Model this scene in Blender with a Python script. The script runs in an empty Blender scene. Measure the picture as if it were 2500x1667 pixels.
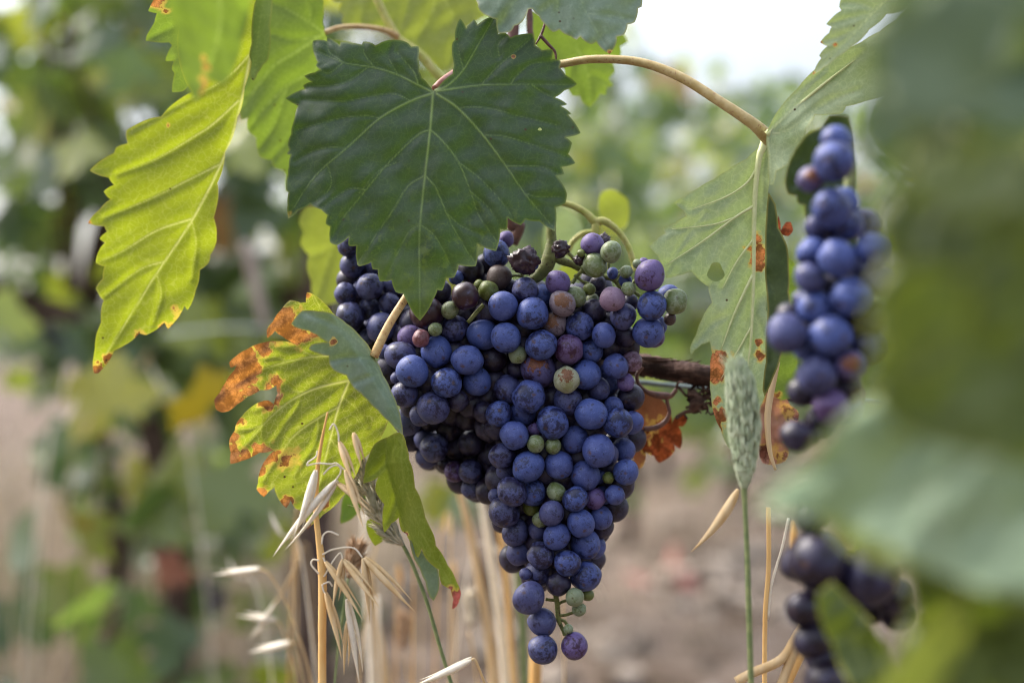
import bpy, math, random
import numpy as np
from mathutils import Vector, Matrix
from mathutils.geometry import delaunay_2d_cdt

random.seed(7); RNG = np.random.default_rng(7)
sc = bpy.context.scene
COL = sc.collection

# ------------------------------------------------------------------ camera, sky, sun, exposure
CZ = 0.75                     # camera height above the soil
FPX = 50.0 / 36.0 * 2500.0    # focal length in photo pixels (photo 2500 x 1667)
FOCUS = 0.637
cam = bpy.data.cameras.new('camera'); cam.lens = 50; cam.sensor_width = 36
cam.clip_start = 0.02; cam.clip_end = 2000
cam.dof.use_dof = True; cam.dof.focus_distance = FOCUS; cam.dof.aperture_fstop = 3.7
camo = bpy.data.objects.new('camera', cam); COL.objects.link(camo)
camo.location = (0, 0, CZ); camo.rotation_euler = (math.radians(90), 0, 0)
sc.camera = camo

SUN_EL, SUN_AZ = math.radians(47), math.radians(-62)   # azimuth from +Y (into the picture), negative = left
wd = bpy.data.worlds.new('World'); sc.world = wd; wd.use_nodes = True
nt = wd.node_tree; nt.nodes.clear()
sky = nt.nodes.new('ShaderNodeTexSky'); sky.sky_type = 'NISHITA'; sky.sun_disc = False
sky.sun_elevation = SUN_EL; sky.sun_rotation = SUN_AZ
sky.altitude = 0; sky.air_density = 1.0; sky.dust_density = 4.0; sky.ozone_density = 1.0
hs = nt.nodes.new('ShaderNodeHueSaturation'); hs.inputs['Saturation'].default_value = 0.5
bg = nt.nodes.new('ShaderNodeBackground'); bg.inputs['Strength'].default_value = 0.15
wo = nt.nodes.new('ShaderNodeOutputWorld')
nt.links.new(sky.outputs[0], hs.inputs['Color'])
# thin bright overcast: brighter towards the zenith
tcw = nt.nodes.new('ShaderNodeTexCoord'); sx = nt.nodes.new('ShaderNodeSeparateXYZ'); nt.links.new(tcw.outputs['Generated'], sx.inputs[0])
mr = nt.nodes.new('ShaderNodeMapRange'); nt.links.new(sx.outputs[2], mr.inputs[0])
mr.inputs[1].default_value = 0.15; mr.inputs[2].default_value = 0.9; mr.inputs[3].default_value = 1.25; mr.inputs[4].default_value = 4.2
vs = nt.nodes.new('ShaderNodeVectorMath'); vs.operation = 'SCALE'; nt.links.new(hs.outputs[0], vs.inputs[0]); nt.links.new(mr.outputs[0], vs.inputs['Scale'])
nt.links.new(vs.outputs[0], bg.inputs['Color'])
nt.links.new(bg.outputs[0], wo.inputs[0])

sl = bpy.data.lights.new('sun', 'SUN'); sl.energy = 2.0; sl.angle = math.radians(8); sl.color = (1.0, 0.93, 0.82)
so = bpy.data.objects.new('sun', sl); COL.objects.link(so)
sd = Vector((math.sin(SUN_AZ) * math.cos(SUN_EL), math.cos(SUN_AZ) * math.cos(SUN_EL), math.sin(SUN_EL)))
so.rotation_euler = (-sd).to_track_quat('-Z', 'Y').to_euler()
so.location = sd * 20

sc.view_settings.view_transform = 'Standard'; sc.view_settings.look = 'None'
sc.view_settings.exposure = 0.42; sc.view_settings.gamma = 1.0
sc.render.engine = 'CYCLES'
sc.cycles.use_denoising = True; sc.cycles.pixel_filter_type = 'BLACKMAN_HARRIS'; sc.cycles.filter_width = 1.1
sc.cycles.max_bounces = 7; sc.cycles.transparent_max_bounces = 4
sc.cycles.sample_clamp_indirect = 6.0

# ------------------------------------------------------------------ small helpers
def P(px, py, d):
    """photo pixel + distance -> point in the world"""
    return Vector(((px - 1250.0) / FPX * d, d, CZ - (py - 833.5) / FPX * d))

def Z(x0, y0, s, pts):
    """coordinates read in an enlarged crop -> photo pixels"""
    return [(x0 + p[0] / s, y0 + p[1] / s) + tuple(p[2:]) for p in pts]
def zF(p): return Z(0, 0, 0.9408, p)
def z1(p): return Z(700, 500, 2.351, p)
def z3(p): return Z(600, 0, 2.351, p)
def z4(p): return Z(1500, 0, 2.351, p)
def z5(p): return Z(1500, 500, 2.351, p)
def z6(p): return Z(1500, 1000, 2.351, p)
def z7(p): return Z(400, 680, 3.136, p)
def z8(p): return Z(500, 1100, 2.766, p)
def zQ(p): return Z(0, 0, 2.351, p)

def tag(o, label=None, cat=None, group=None, kind=None):
    if label: o['label'] = label
    if cat: o['category'] = cat
    if group: o['group'] = group
    if kind: o['kind'] = kind
    return o

def empty(name, loc, label, cat, group=None):
    o = bpy.data.objects.new(name, None); COL.objects.link(o); o.location = loc
    o.empty_display_size = 0.01
    return tag(o, label, cat, group)

def link(name, me, material, parent=None, loc=None):
    o = bpy.data.objects.new(name, me); COL.objects.link(o)
    if material is not None and not me.materials: me.materials.append(material)
    if loc is not None: o.location = loc
    if parent is not None:
        o.parent = parent
        if loc is None: o.location = -Vector(parent.location)      # geometry given in world space
        else: o.location = Vector(loc) - Vector(parent.location)
    return o

def mesh(name, verts, faces, smooth=True, attrs=None):
    me = bpy.data.meshes.new(name)
    me.from_pydata([tuple(v) for v in verts], [], [tuple(f) for f in faces])
    if attrs:
        for k, (typ, a) in attrs.items():
            at = me.attributes.new(k, typ, 'POINT')
            a = np.asarray(a, dtype=np.float32)
            at.data.foreach_set('value' if typ == 'FLOAT' else 'vector', a.ravel())
    if smooth: me.polygons.foreach_set('use_smooth', [True] * len(me.polygons))
    me.update(); return me

def catmull(pts, n=8):
    pts = [np.array(p, float) for p in pts]
    if len(pts) < 3: 
        return [pts[0] + (pts[-1] - pts[0]) * t for t in np.linspace(0, 1, n + 1)]
    q = [2 * pts[0] - pts[1]] + pts + [2 * pts[-1] - pts[-2]]
    out = []
    for i in range(1, len(q) - 2):
        p0, p1, p2, p3 = q[i - 1], q[i], q[i + 1], q[i + 2]
        for k in range(n):
            t = k / n
            out.append(0.5 * ((2 * p1) + (-p0 + p2) * t + (2 * p0 - 5 * p1 + 4 * p2 - p3) * t * t + (-p0 + 3 * p1 - 3 * p2 + p3) * t ** 3))
    out.append(pts[-1]); return out

class MB:
    """collects shapes into one mesh"""
    def __init__(s): s.v = []; s.f = []; s.a = []
    def add(s, v, f, a=0.0):
        b = len(s.v); s.v += [tuple(x) for x in v]; s.f += [tuple(i + b for i in q) for q in f]
        s.a += list(a) if hasattr(a, '__len__') else [a] * len(v)
    def tube(s, pts, r, sides=10, n=6, rough=0.0, a=0.0, flat=1.0):
        """pts: 3-D points; r: radius per point (list) or one number; capped, smooth"""
        if not hasattr(r, '__len__'): r = [r] * len(pts)
        q = catmull([tuple(p) + (rr,) for p, rr in zip(pts, r)], n)
        c = [Vector(x[:3]) for x in q]; rad = [max(x[3], 1e-5) for x in q]
        v = []; f = []
        t = (c[1] - c[0]).normalized()
        up = Vector((0, 0, 1)) if abs(t.z) < 0.9 else Vector((1, 0, 0))
        nrm = t.cross(up).normalized()
        for i in range(len(c)):
            t = (c[min(i + 1, len(c) - 1)] - c[max(i - 1, 0)]).normalized()
            nrm = (nrm - t * nrm.dot(t)).normalized(); bi = t.cross(nrm)
            for k in range(sides):
                an = 2 * math.pi * k / sides
                rr = rad[i] * (1 + rough * (random.random() - 0.5))
                v.append(c[i] + nrm * (math.cos(an) * rr) + bi * (math.sin(an) * rr * flat))
        for i in range(len(c) - 1):
            for k in range(sides):
                k2 = (k + 1) % sides
                f.append((i * sides + k, i * sides + k2, (i + 1) * sides + k2, (i + 1) * sides + k))
        v += [c[0], c[-1]]; e0, e1 = len(v) - 2, len(v) - 1
        for k in range(sides):
            k2 = (k + 1) % sides
            f.append((e0, k2, k)); o = (len(c) - 1) * sides; f.append((e1, o + k, o + k2))
        s.add(v, f, a)
    def build(s, name, material, parent=None, smooth=True):
        me = mesh(name, s.v, s.f, smooth, {'rnd': ('FLOAT', s.a)})
        return link(name, me, material, parent)

# ------------------------------------------------------------------ node helper
class NB:
    def __init__(s, name):
        s.m = bpy.data.materials.new(name); s.m.use_nodes = True
        s.t = s.m.node_tree; s.t.nodes.clear()
        s.out = s.t.nodes.new('ShaderNodeOutputMaterial')
    def n(s, typ, _out=0, _set=None, **ins):
        nd = s.t.nodes.new(typ)
        for k, v in (_set or {}).items(): setattr(nd, k, v)
        for k, v in ins.items():
            key = int(k[1:]) if k[0] == '_' and k[1:].isdigit() else k.replace('__', ' ')
            s.put(nd.inputs[key], v)
        return nd.outputs[_out]
    def put(s, sock, v):
        if isinstance(v, bpy.types.NodeSocket): s.t.links.new(v, sock)
        elif hasattr(v, '__len__') and len(v) == 3 and sock.type == 'RGBA': sock.default_value = tuple(v) + (1,)
        else: sock.default_value = v
    def math(s, op, a, b=0.0, clamp=False): return s.n('ShaderNodeMath', 0, {'operation': op, 'use_clamp': clamp}, _0=a, _1=b)
    def mix(s, fac, a, b, blend='MIX'):
        nd = s.t.nodes.new('ShaderNodeMix'); nd.data_type = 'RGBA'; nd.blend_type = blend
        s.put(nd.inputs[0], fac); s.put(nd.inputs[6], a); s.put(nd.inputs[7], b); return nd.outputs[2]
    def rng(s, v, a, b, c=0.0, d=1.0): return s.n('ShaderNodeMapRange', 0, {'interpolation_type': 'SMOOTHSTEP'}, _0=v, _1=a, _2=b, _3=c, _4=d)
    def noise(s, vec, scale, detail=3, rough=0.5, dist=0.0): return s.n('ShaderNodeTexNoise', 0, Vector=vec, Scale=scale, Detail=detail, Roughness=rough, Distortion=dist)
    def attr(s, name, out=2): return s.n('ShaderNodeAttribute', out, {'attribute_name': name})
    def obj(s): return s.n('ShaderNodeTexCoord', 3)
    def bump(s, h, strength=0.3, dist=0.001): return s.n('ShaderNodeBump', 0, None, Strength=strength, Distance=dist, Height=h)
    def pbsdf(s, col, rough=0.6, spec=0.4, normal=None, sss=0.0, sssr=None, sheen=0.0):
        nd = s.t.nodes.new('ShaderNodeBsdfPrincipled')
        s.put(nd.inputs['Base Color'], col); s.put(nd.inputs['Roughness'], rough); s.put(nd.inputs['Specular IOR Level'], spec)
        if normal is not None: s.put(nd.inputs['Normal'], normal)
        if sss: 
            nd.inputs['Subsurface Weight'].default_value = sss; nd.inputs['Subsurface Radius'].default_value = sssr or (1, .8, .4)
            nd.inputs['Subsurface Scale'].default_value = 0.004
        if sheen: nd.inputs['Sheen Weight'].default_value = sheen; nd.inputs['Sheen Roughness'].default_value = 0.4
        return nd.outputs[0]
    def done(s, sh): s.t.links.new(sh, s.out.inputs[0]); return s.m

def leaf_mat(name, c1, c2, vein, trans, tf=0.35, rough=0.5, spec=0.35, cell=260, tert=0.35, bump=0.35,
             b1=(0.36, 0.17, 0.07), b2=(0.15, 0.06, 0.03), bt=(0.48, 0.19, 0.03), yel=None, ylo=0.54, vtr=None, scale=55, margin=(0.30, 0.26, 0.05), mamt=0.5):
    b = NB(name); co = b.obj()
    n1 = b.noise(co, scale, 4, 0.6); n2 = b.noise(co, 420, 3, 0.6)
    col = b.mix(b.rng(n1, 0.35, 0.65), c1, c2)
    col = b.mix(b.math('MULTIPLY', b.rng(n2, 0.45, 0.75), 0.35), col, tuple(x * 1.6 for x in c2))
    tr = b.mix(b.rng(n1, 0.35, 0.65), trans, tuple(x * 0.8 for x in trans))
    if yel:
        ym = b.math('MULTIPLY', b.rng(b.noise(co, 190, 4, 0.65), ylo, ylo + 0.1), b.math('ADD', b.math('MULTIPLY', b.attr('low'), 0.85), 0.15))
        col = b.mix(b.math('MULTIPLY', ym, 0.75), col, yel)
        ye = b.math('MULTIPLY', b.rng(b.attr('low'), 0.2, 1.0), b.rng(n1, 0.25, 0.7)); col = b.mix(b.math('MULTIPLY', ye, 0.85), col, yel)
    wob = b.n('ShaderNodeVectorMath', 0, {'operation': 'ADD'}, _0=co, _1=b.n('ShaderNodeVectorMath', 0, {'operation': 'SCALE'}, _0=b.n('ShaderNodeTexNoise', 1, Vector=co, Scale=180.0), Scale=0.0035))
    vo = b.n('ShaderNodeTexVoronoi', 0, {'feature': 'DISTANCE_TO_EDGE'}, Vector=wob, Scale=float(cell))
    vo2 = b.n('ShaderNodeTexVoronoi', 0, {'feature': 'DISTANCE_TO_EDGE'}, Vector=wob, Scale=float(cell * 3.2))
    t1 = b.rng(vo, 0.0, 0.07, 1.0, 0.0); t2 = b.rng(vo2, 0.0, 0.1, 1.0, 0.0)
    ter = b.math('MAXIMUM', b.math('MULTIPLY', t1, tert), b.math('MULTIPLY', t2, tert * 0.45))
    v = b.math('MAXIMUM', b.math('MULTIPLY', b.attr('vein'), b.rng(b.noise(co, 60, 3, 0.6), 0.3, 0.6, 0.72, 1.0)), ter)
    col = b.mix(v, col, vein); tr2 = b.mix(b.math('MULTIPLY', v, 0.8), tr, vtr or tuple(min(1, x * 1.4 + 0.04) for x in trans))
    dust = b.math('MULTIPLY', b.rng(b.noise(co, 28, 5, 0.7, 0.5), 0.48, 0.72), b.rng(n2, 0.35, 0.65, 0.5, 1.0)); col = b.mix(b.math('MULTIPLY', dust, 0.42), col, tuple(0.055 + 1.25 * x for x in c2))
    mg = b.math('MULTIPLY', b.rng(b.attr('edge'), 0.0, 1.1, 1.0, 0.0), mamt); col = b.mix(mg, col, margin)
    n3 = b.math('ADD', b.math('MULTIPLY', b.noise(co, 150, 5, 0.7), 0.999), 0.0); nb = b.math('MULTIPLY', b.math('MULTIPLY', b.math('SUBTRACT', n3, 0.5), 2.2), b.rng(b.attr('brown'), 0.0, 0.3)); rimn = b.rng(b.math('ABSOLUTE', b.math('SUBTRACT', b.math('ADD', b.attr('brown'), nb), 0.55)), 0.0, 0.07, 0.55, 0.0)
    br = b.rng(b.math('ADD', b.attr('brown'), nb), 0.45, 0.6)
    halo = b.rng(b.math('ADD', b.attr('brown'), nb), 0.02, 0.5)
    col = b.mix(b.math('MULTIPLY', halo, 0.8), col, (0.46, 0.34, 0.08))
    bn = b.noise(co, 130, 6, 0.7); bc = b.mix(b.rng(bn, 0.40, 0.60), tuple(min(.6, x * 1.35 + .03) for x in b1), b2); bc = b.mix(b.math('MULTIPLY', t1, 0.75), bc, (0.05, 0.02, 0.012)); btx = b.mix(b.rng(bn, 0.38, 0.6), bt, tuple(x * .42 for x in bt))
    col = b.mix(br, col, bc); col = b.mix(b.math('MULTIPLY', rimn, b.rng(b.attr('brown'), 0.02, 0.2)), col, (0.07, 0.025, 0.015)); tr2 = b.mix(b.math('MULTIPLY', halo, 0.7), tr2, (0.62, 0.38, 0.07)); tr2 = b.mix(br, tr2, btx); tr2 = b.mix(b.math('MULTIPLY', rimn, b.rng(b.attr('brown'), 0.02, 0.2)), tr2, (0.08, 0.02, 0.01))
    # small dark specks
    sp = b.n('ShaderNodeTexVoronoi', 0, {'feature': 'F1'}, Vector=co, Scale=150.0)
    spm = b.math('MULTIPLY', b.rng(sp, 0.05, 0.11, 1.0, 0.0), b.rng(b.noise(co, 47, 2), 0.55, 0.62))
    col = b.mix(spm, col, (0.05, 0.03, 0.015)); tr2 = b.mix(spm, tr2, (0.06, 0.03, 0.01))
    h = b.math('SUBTRACT', b.math('MULTIPLY', n2, 0.25), b.math('MULTIPLY', v, 0.8))
    nm = b.bump(h, bump, 0.0006)
    s1 = b.pbsdf(col, b.math('ADD', b.math('MULTIPLY', dust, 0.2), b.rng(n1, 0.3, 0.7, rough - .07, rough + .07)), spec, nm)
    s2 = b.n('ShaderNodeBsdfTranslucent', 0, Color=tr2, Normal=nm)
    return b.done(b.n('ShaderNodeMixShader', 0, None, _0=tf, _1=s1, _2=s2))

# ------------------------------------------------------------------ leaves traced as outlines, bent in depth
def seg_dist(p, a, b):
    """distance of points p (n,2) to segments a->b (m,2): (n,m)"""
    ab = b - a; L = (ab ** 2).sum(1) + 1e-12
    t = np.clip(((p[:, None, :] - a[None]) * ab[None]).sum(2) / L[None], 0, 1)
    q = a[None] + t[..., None] * ab[None]
    return np.sqrt(((p[:, None, :] - q) ** 2).sum(2))

def inside(p, poly):
    x, y = p[:, 0], p[:, 1]; r = np.zeros(len(p), bool); j = len(poly) - 1
    for i in range(len(poly)):
        xi, yi = poly[i]; xj, yj = poly[j]
        c = ((yi > y) != (yj > y)) & (x < (xj - xi) * (y - yi) / (yj - yi + 1e-12) + xi)
        r ^= c; j = i
    return r

def wave(x, y, seed):
    r = np.random.default_rng(seed); s = 0
    for k in range(6):
        fx, fy, ph = r.normal(0, 1, 2).tolist() + [r.uniform(0, 6.28)]
        s = s + np.sin(x * fx + y * fy + ph) / 6
    return s

def leaf_mesh(name, outline, depth, step=5.0, veins=(), brown=(), bulge=0.05, quilt=0.0009, ripple=0.0022, seed=1, lowline=None, holes=()):
    """outline, veins, brown: photo pixels; depth(px,py)->metres; step: mesh spacing in photo px"""
    o = np.array([p[:2] for p in outline], float)
    A = 0.5 * np.sum(o[:, 0] * np.roll(o[:, 1], -1) - np.roll(o[:, 0], -1) * o[:, 1])
    sg = 1 if A > 0 else -1; ring = []
    rr = np.random.default_rng(seed)
    for i in range(len(o)):
        a, b = o[i], o[(i + 1) % len(o)]; L = np.hypot(*(b - a)); n = max(1, int(L / (step * 1.3)))
        nv = np.array([b[1] - a[1], -(b[0] - a[0])]) / (L + 1e-9) * sg
        j = 0.006 * L * rr.normal(0, 1)
        for k in range(n):
            t = k / n; ring.append(a + (b - a) * t + nv * (bulge * L * 4 * t * (1 - t) + j * math.sin(6.28 * t)))
    ring = np.array(ring); nr = len(ring)
    lo, hi = ring.min(0), ring.max(0)
    gy = np.arange(lo[1], hi[1], step * 0.87); pts = []
    for i, y in enumerate(gy):
        x = np.arange(lo[0] + (step / 2 if i % 2 else 0), hi[0], step); pts.append(np.stack([x, np.full_like(x, y)], 1))
    pts = np.concatenate(pts); pts += rr.uniform(-.18, .18, pts.shape) * step
    pts = pts[inside(pts, ring)]
    hr = []
    for h in holes:
        hr.append(np.array([(h[0] + h[2] * math.cos(t) * (1 + .2 * math.sin(3 * t)), h[1] + h[3] * math.sin(t)) for t in np.linspace(0, 6.28, 18, endpoint=False)]))
    for h in hr: pts = pts[~inside(pts, h)]
    def edged(p):
        out = np.full(len(p), 1e9)
        for s in range(0, len(p), 4000):
            out[s:s + 4000] = seg_dist(p[s:s + 4000], ring, np.roll(ring, -1, 0)).min(1)
        return out
    ed = edged(pts); pts = pts[ed > step * 0.55]
    allp = np.concatenate([ring] + hr + [pts]); edges = [(i, (i + 1) % nr) for i in range(nr)]
    base = nr
    for h in hr:
        edges += [(base + i, base + (i + 1) % len(h)) for i in range(len(h))]; base += len(h)
    r = delaunay_2d_cdt([Vector(p) for p in allp], edges, [], 1, 1e-6)
    v = np.array([tuple(p) for p in r[0]]); f = [list(q) for q in r[2]]
    if hr:
        cen = np.array([v[q].mean(0) for q in f]); bad = np.zeros(len(f), bool)
        for h in hr: bad |= inside(cen, h)
        f = [q for q, k in zip(f, bad) if not k]
    ed = edged(v)
    vein = np.zeros(len(v)); dmin = np.full(len(v), 1e9)
    for pts_, w0, w1 in veins:
        c = np.array(catmull([p[:2] for p in pts_], 6)); a, b = c[:-1], c[1:]
        d = seg_dist(v, a, b); k = d.argmin(1); dd = d.min(1); w = w0 + (w1 - w0) * (k / max(1, len(a) - 1))
        vein = np.maximum(vein, np.exp(-(dd / w) ** 2) * np.clip(w / 2.6, .22, 1)); dmin = np.minimum(dmin, dd / np.clip(w * .6, .6, 1.6))
    br = np.zeros(len(v))
    for c in brown:
        x, y, rad = c[:3]; st = c[3] if len(c) > 3 else 1.0; rag = np.clip(1 + .9 * wave(v[:, 0] / 9 + x, v[:, 1] / 9, seed + int(x)) + .5 * wave(v[:, 0] / 4 + x, v[:, 1] / 4, seed + int(y)), .68, 1.6)
        br = np.maximum(br, st * np.clip(1.5 - np.hypot(v[:, 0] - x, v[:, 1] - y) / rad * rag, 0, 1))
    low = np.zeros(len(v))
    if lowline: low = np.clip((v[:, 1] - lowline[0]) / (lowline[1] - lowline[0]), 0, 1)
    d = np.array([depth(x, y) for x, y in v])
    if veins: d -= quilt * (1 - np.exp(-(dmin / 14) ** 2))
    ctr = v.mean(0)
    u = (v - ctr) / 120.0
    d += ripple * wave(u[:, 0] * 1.6, u[:, 1] * 1.6, seed) + ripple * 0.35 * wave(u[:, 0] * 6, u[:, 1] * 6, seed + 5)
    d += ripple * 0.8 * np.exp(-ed / 22) * wave(u[:, 0] * 5, u[:, 1] * 5, seed + 9)
    W = np.stack([(v[:, 0] - 1250) / FPX * d, d, CZ - (v[:, 1] - 833.5) / FPX * d], 1)
    return mesh(name, W, f, True, {'vein': ('FLOAT', vein), 'edge': ('FLOAT', ed * 0.187), 'brown': ('FLOAT', br), 'low': ('FLOAT', low)})

def recenter(me):
    """move mesh so its origin is its centre; returns the centre"""
    n = len(me.vertices); a = np.empty(n * 3, np.float32); me.vertices.foreach_get('co', a); a = a.reshape(-1, 3)
    c = a.mean(0); me.vertices.foreach_set('co', (a - c).ravel()); me.update(); return Vector(c.tolist())

def plane(x0, y0, d0, gx=0.0, gy=0.0, cx=0.0, cy=0.0, cxy=0.0):
    """depth field: tilt gx,gy (metres of depth per metre across) and curvature (1/m)"""
    def f(x, y):
        u = (x - x0) / FPX * d0; w = (y - y0) / FPX * d0
        return d0 + gx * u + gy * w + cx * u * u + cy * w * w + cxy * u * w
    return f

def leaf(label, material, parts, petiole=None, cat='leaf', group=None, name='grape_leaf', stem_mat=None):
    """parts: list of (part_name, mesh, material or None); petiole: (points3d, radii)"""
    e = empty(name, recenter_first(parts), label, cat, group)
    for nm, me, mt in parts:
        c = recenter(me); link(nm, me, mt or material, e, c)
    if petiole:
        m = MB(); m.tube(petiole[0], petiole[1], 12, 8, 0.03); m.build('petiole', stem_mat, e)
    return e
def recenter_first(parts):
    me = parts[0][1]; a = np.empty(len(me.vertices) * 3, np.float32); me.vertices.foreach_get('co', a)
    return Vector(a.reshape(-1, 3).mean(0).tolist())

# ------------------------------------------------------------------ materials
def simple_mat(name, c1, c2, scale=80, rough=0.7, spec=0.3, bump=0.3, stretch=None, trans=None, tf=0.3, dist=0.001, c3=None):
    b = NB(name); co = b.obj()
    if stretch: co = b.n('ShaderNodeMapping', 0, None, Vector=co, Scale=stretch)
    n1 = b.noise(co, scale, 5, 0.6); col = b.mix(b.rng(n1, 0.35, 0.65), c1, c2)
    if c3: col = b.mix(b.rng(b.noise(co, scale * 3.1, 3), 0.58, 0.68), col, c3)
    s1 = b.pbsdf(col, rough, spec, b.bump(n1, bump, dist))
    if trans: s1 = b.n('ShaderNodeMixShader', 0, None, _0=tf, _1=s1, _2=b.n('ShaderNodeBsdfTranslucent', 0, Color=trans))
    return b.done(s1)

M = {}
M['main'] = leaf_mat('leaf_dark_upper', (0.021, 0.042, 0.018), (0.032, 0.057, 0.028), (0.22, 0.30, 0.09), (0.05, 0.11, 0.008), 0.2, 0.48, 0.38, 300, 0.1, 0.5, yel=(0.115, 0.165, 0.014), margin=(0.24, 0.28, 0.06), mamt=0.5)
M['backlit'] = leaf_mat('leaf_yellow_green', (0.11, 0.15, 0.014), (0.16, 0.19, 0.022), (0.56, 0.56, 0.22), (0.27, 0.33, 0.008), 0.5, 0.6, 0.25, 330, 0.16, 0.3, vtr=(0.62, 0.62, 0.22), margin=(0.6, 0.42, 0.1))
M['soft'] = leaf_mat('leaf_soft_yellow', (0.13, 0.17, 0.03), (0.18, 0.21, 0.05), (0.40, 0.42, 0.16), (0.26, 0.31, 0.03), 0.45, 0.6, 0.25, 230, 0.2, 0.3, margin=(0.5, 0.42, 0.08))
M['burnt'] = leaf_mat('leaf_burnt_edge', (0.085, 0.125, 0.012), (0.17, 0.20, 0.025), (0.60, 0.60, 0.22), (0.29, 0.35, 0.012), 0.5, 0.6, 0.25, 380, 0.34, 0.5, vtr=(0.62, 0.60, 0.20), margin=(0.5, 0.33, 0.14))
M['fold'] = leaf_mat('leaf_grey_upper', (0.095, 0.142, 0.098), (0.14, 0.19, 0.138), (0.20, 0.26, 0.16), (0.12, 0.18, 0.03), 0.22, 0.55, 0.4, 260, 0.14, 0.3)
M['lobe'] = leaf_mat('leaf_curl', (0.10, 0.145, 0.014), (0.16, 0.20, 0.022), (0.34, 0.36, 0.10), (0.26, 0.33, 0.012), 0.4, 0.6, 0.25, 260, 0.24, 0.3, b1=(0.30, 0.08, 0.06), bt=(0.6, 0.12, 0.10))
M['under'] = leaf_mat('leaf_pale_underside', (0.225, 0.295, 0.165), (0.30, 0.36, 0.225), (0.55, 0.58, 0.36), (0.26, 0.34, 0.09), 0.33, 0.75, 0.15, 280, 0.26, 0.35, b1=(0.42, 0.13, 0.06), b2=(0.16, 0.06, 0.03), mamt=0.35)
M['underg'] = leaf_mat('leaf_green_underside', (0.085, 0.135, 0.03), (0.12, 0.17, 0.05), (0.28, 0.33, 0.10), (0.18, 0.27, 0.02), 0.45, 0.7, 0.2, 280, 0.2, 0.3)
M['mid'] = leaf_mat('leaf_mid_green', (0.035, 0.07, 0.022), (0.06, 0.10, 0.035), (0.14, 0.19, 0.06), (0.14, 0.24, 0.015), 0.35, 0.5, 0.35, 280, 0.18, 0.3)
M['strip'] = leaf_mat('leaf_dark_strip', (0.018, 0.034, 0.006), (0.03, 0.05, 0.01), (0.07, 0.10, 0.02), (0.04, 0.07, 0.008), 0.15, 0.5, 0.3, 280, 0.1, 0.3)  # very dark green; shadow on the folded edge is put into the colour
M['near'] = leaf_mat('leaf_near_green', (0.030, 0.046, 0.009), (0.060, 0.083, 0.018), (0.15, 0.18, 0.05), (0.10, 0.14, 0.008), 0.3, 0.5, 0.35, 240, 0.2, 0.2, scale=22, margin=(0.45, 0.42, 0.03), mamt=0.9)
M['nearlight'] = leaf_mat('leaf_near_light', (0.06, 0.08, 0.02), (0.09, 0.115, 0.035), (0.2, 0.25, 0.1), (0.14, 0.18, 0.02), 0.3, 0.5, 0.35, 240, 0.15, 0.2, scale=20)
M['nearsage'] = leaf_mat('leaf_near_sage', (0.055, 0.085, 0.042), (0.09, 0.125, 0.068), (0.2, 0.25, 0.14), (0.10, 0.14, 0.02), 0.2, 0.6, 0.3, 240, 0.15, 0.2, scale=16)
M['neartop'] = leaf_mat('leaf_near_top', (0.05, 0.082, 0.04), (0.095, 0.135, 0.08), (0.2, 0.25, 0.14), (0.10, 0.15, 0.02), 0.25, 0.5, 0.4, 240, 0.15, 0.2, scale=16, margin=(0.3, 0.33, 0.06), mamt=0.7)
M['neargrey'] = leaf_mat('leaf_near_grey', (0.16, 0.23, 0.12), (0.26, 0.335, 0.20), (0.42, 0.48, 0.34), (0.14, 0.19, 0.04), 0.25, 0.5, 0.4, 240, 0.15, 0.2, scale=22, margin=(0.45, 0.46, 0.10), mamt=0.7)  # pale tone: sky reflection on the upper side is put into the colour
M['dead'] = leaf_mat('leaf_dead_brown', (0.26, 0.12, 0.065), (0.19, 0.075, 0.038), (0.12, 0.05, 0.03), (0.26, 0.09, 0.03), 0.3, 0.7, 0.2, 240, 0.4, 0.6, mamt=0.0, b1=(0.24, 0.055, 0.012), b2=(0.07, 0.02, 0.01), bt=(0.3, 0.06, 0.01))
M['deadpink'] = leaf_mat('leaf_dead_pink', (0.42, 0.24, 0.17), (0.30, 0.14, 0.09), (0.20, 0.08, 0.05), (0.36, 0.17, 0.09), 0.3, 0.8, 0.15, 240, 0.45, 0.6, mamt=0.0, b1=(0.26, 0.12, 0.075), b2=(0.14, 0.05, 0.03), bt=(0.24, 0.09, 0.045))
M['petiole_tan'] = simple_mat('petiole_tan', (0.42, 0.26, 0.10), (0.50, 0.36, 0.16), 300, 0.55, 0.35, 0.15, c3=(0.22, 0.10, 0.05))
M['petiole_green'] = simple_mat('petiole_green', (0.33, 0.34, 0.07), (0.42, 0.38, 0.13), 250, 0.5, 0.35, 0.15, c3=(0.25, 0.22, 0.05))
M['petiole_arch'] = simple_mat('petiole_arch', (0.33, 0.24, 0.085), (0.40, 0.31, 0.14), 250, 0.5, 0.35, 0.15, c3=(0.26, 0.15, 0.07))
M['rib'] = simple_mat('leaf_rib_pale', (0.48, 0.52, 0.24), (0.55, 0.57, 0.30), 250, 0.6, 0.3, 0.15)
M['petiole_red'] = simple_mat('petiole_red', (0.20, 0.06, 0.035), (0.26, 0.10, 0.05), 300, 0.5, 0.4, 0.15)
M['rachis'] = simple_mat('rachis_green', (0.11, 0.13, 0.035), (0.16, 0.17, 0.05), 300, 0.6, 0.3, 0.4, c3=(0.06, 0.035, 0.02))
M['bark'] = simple_mat('cane_bark', (0.028, 0.015, 0.012), (0.105, 0.06, 0.046), 190, 0.85, 0.2, 0.9, stretch=(0.25, 1, 1.6), dist=0.002)
M['tendril'] = simple_mat('tendril_brown', (0.09, 0.04, 0.03), (0.15, 0.065, 0.045), 300, 0.5, 0.4, 0.2)
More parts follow.
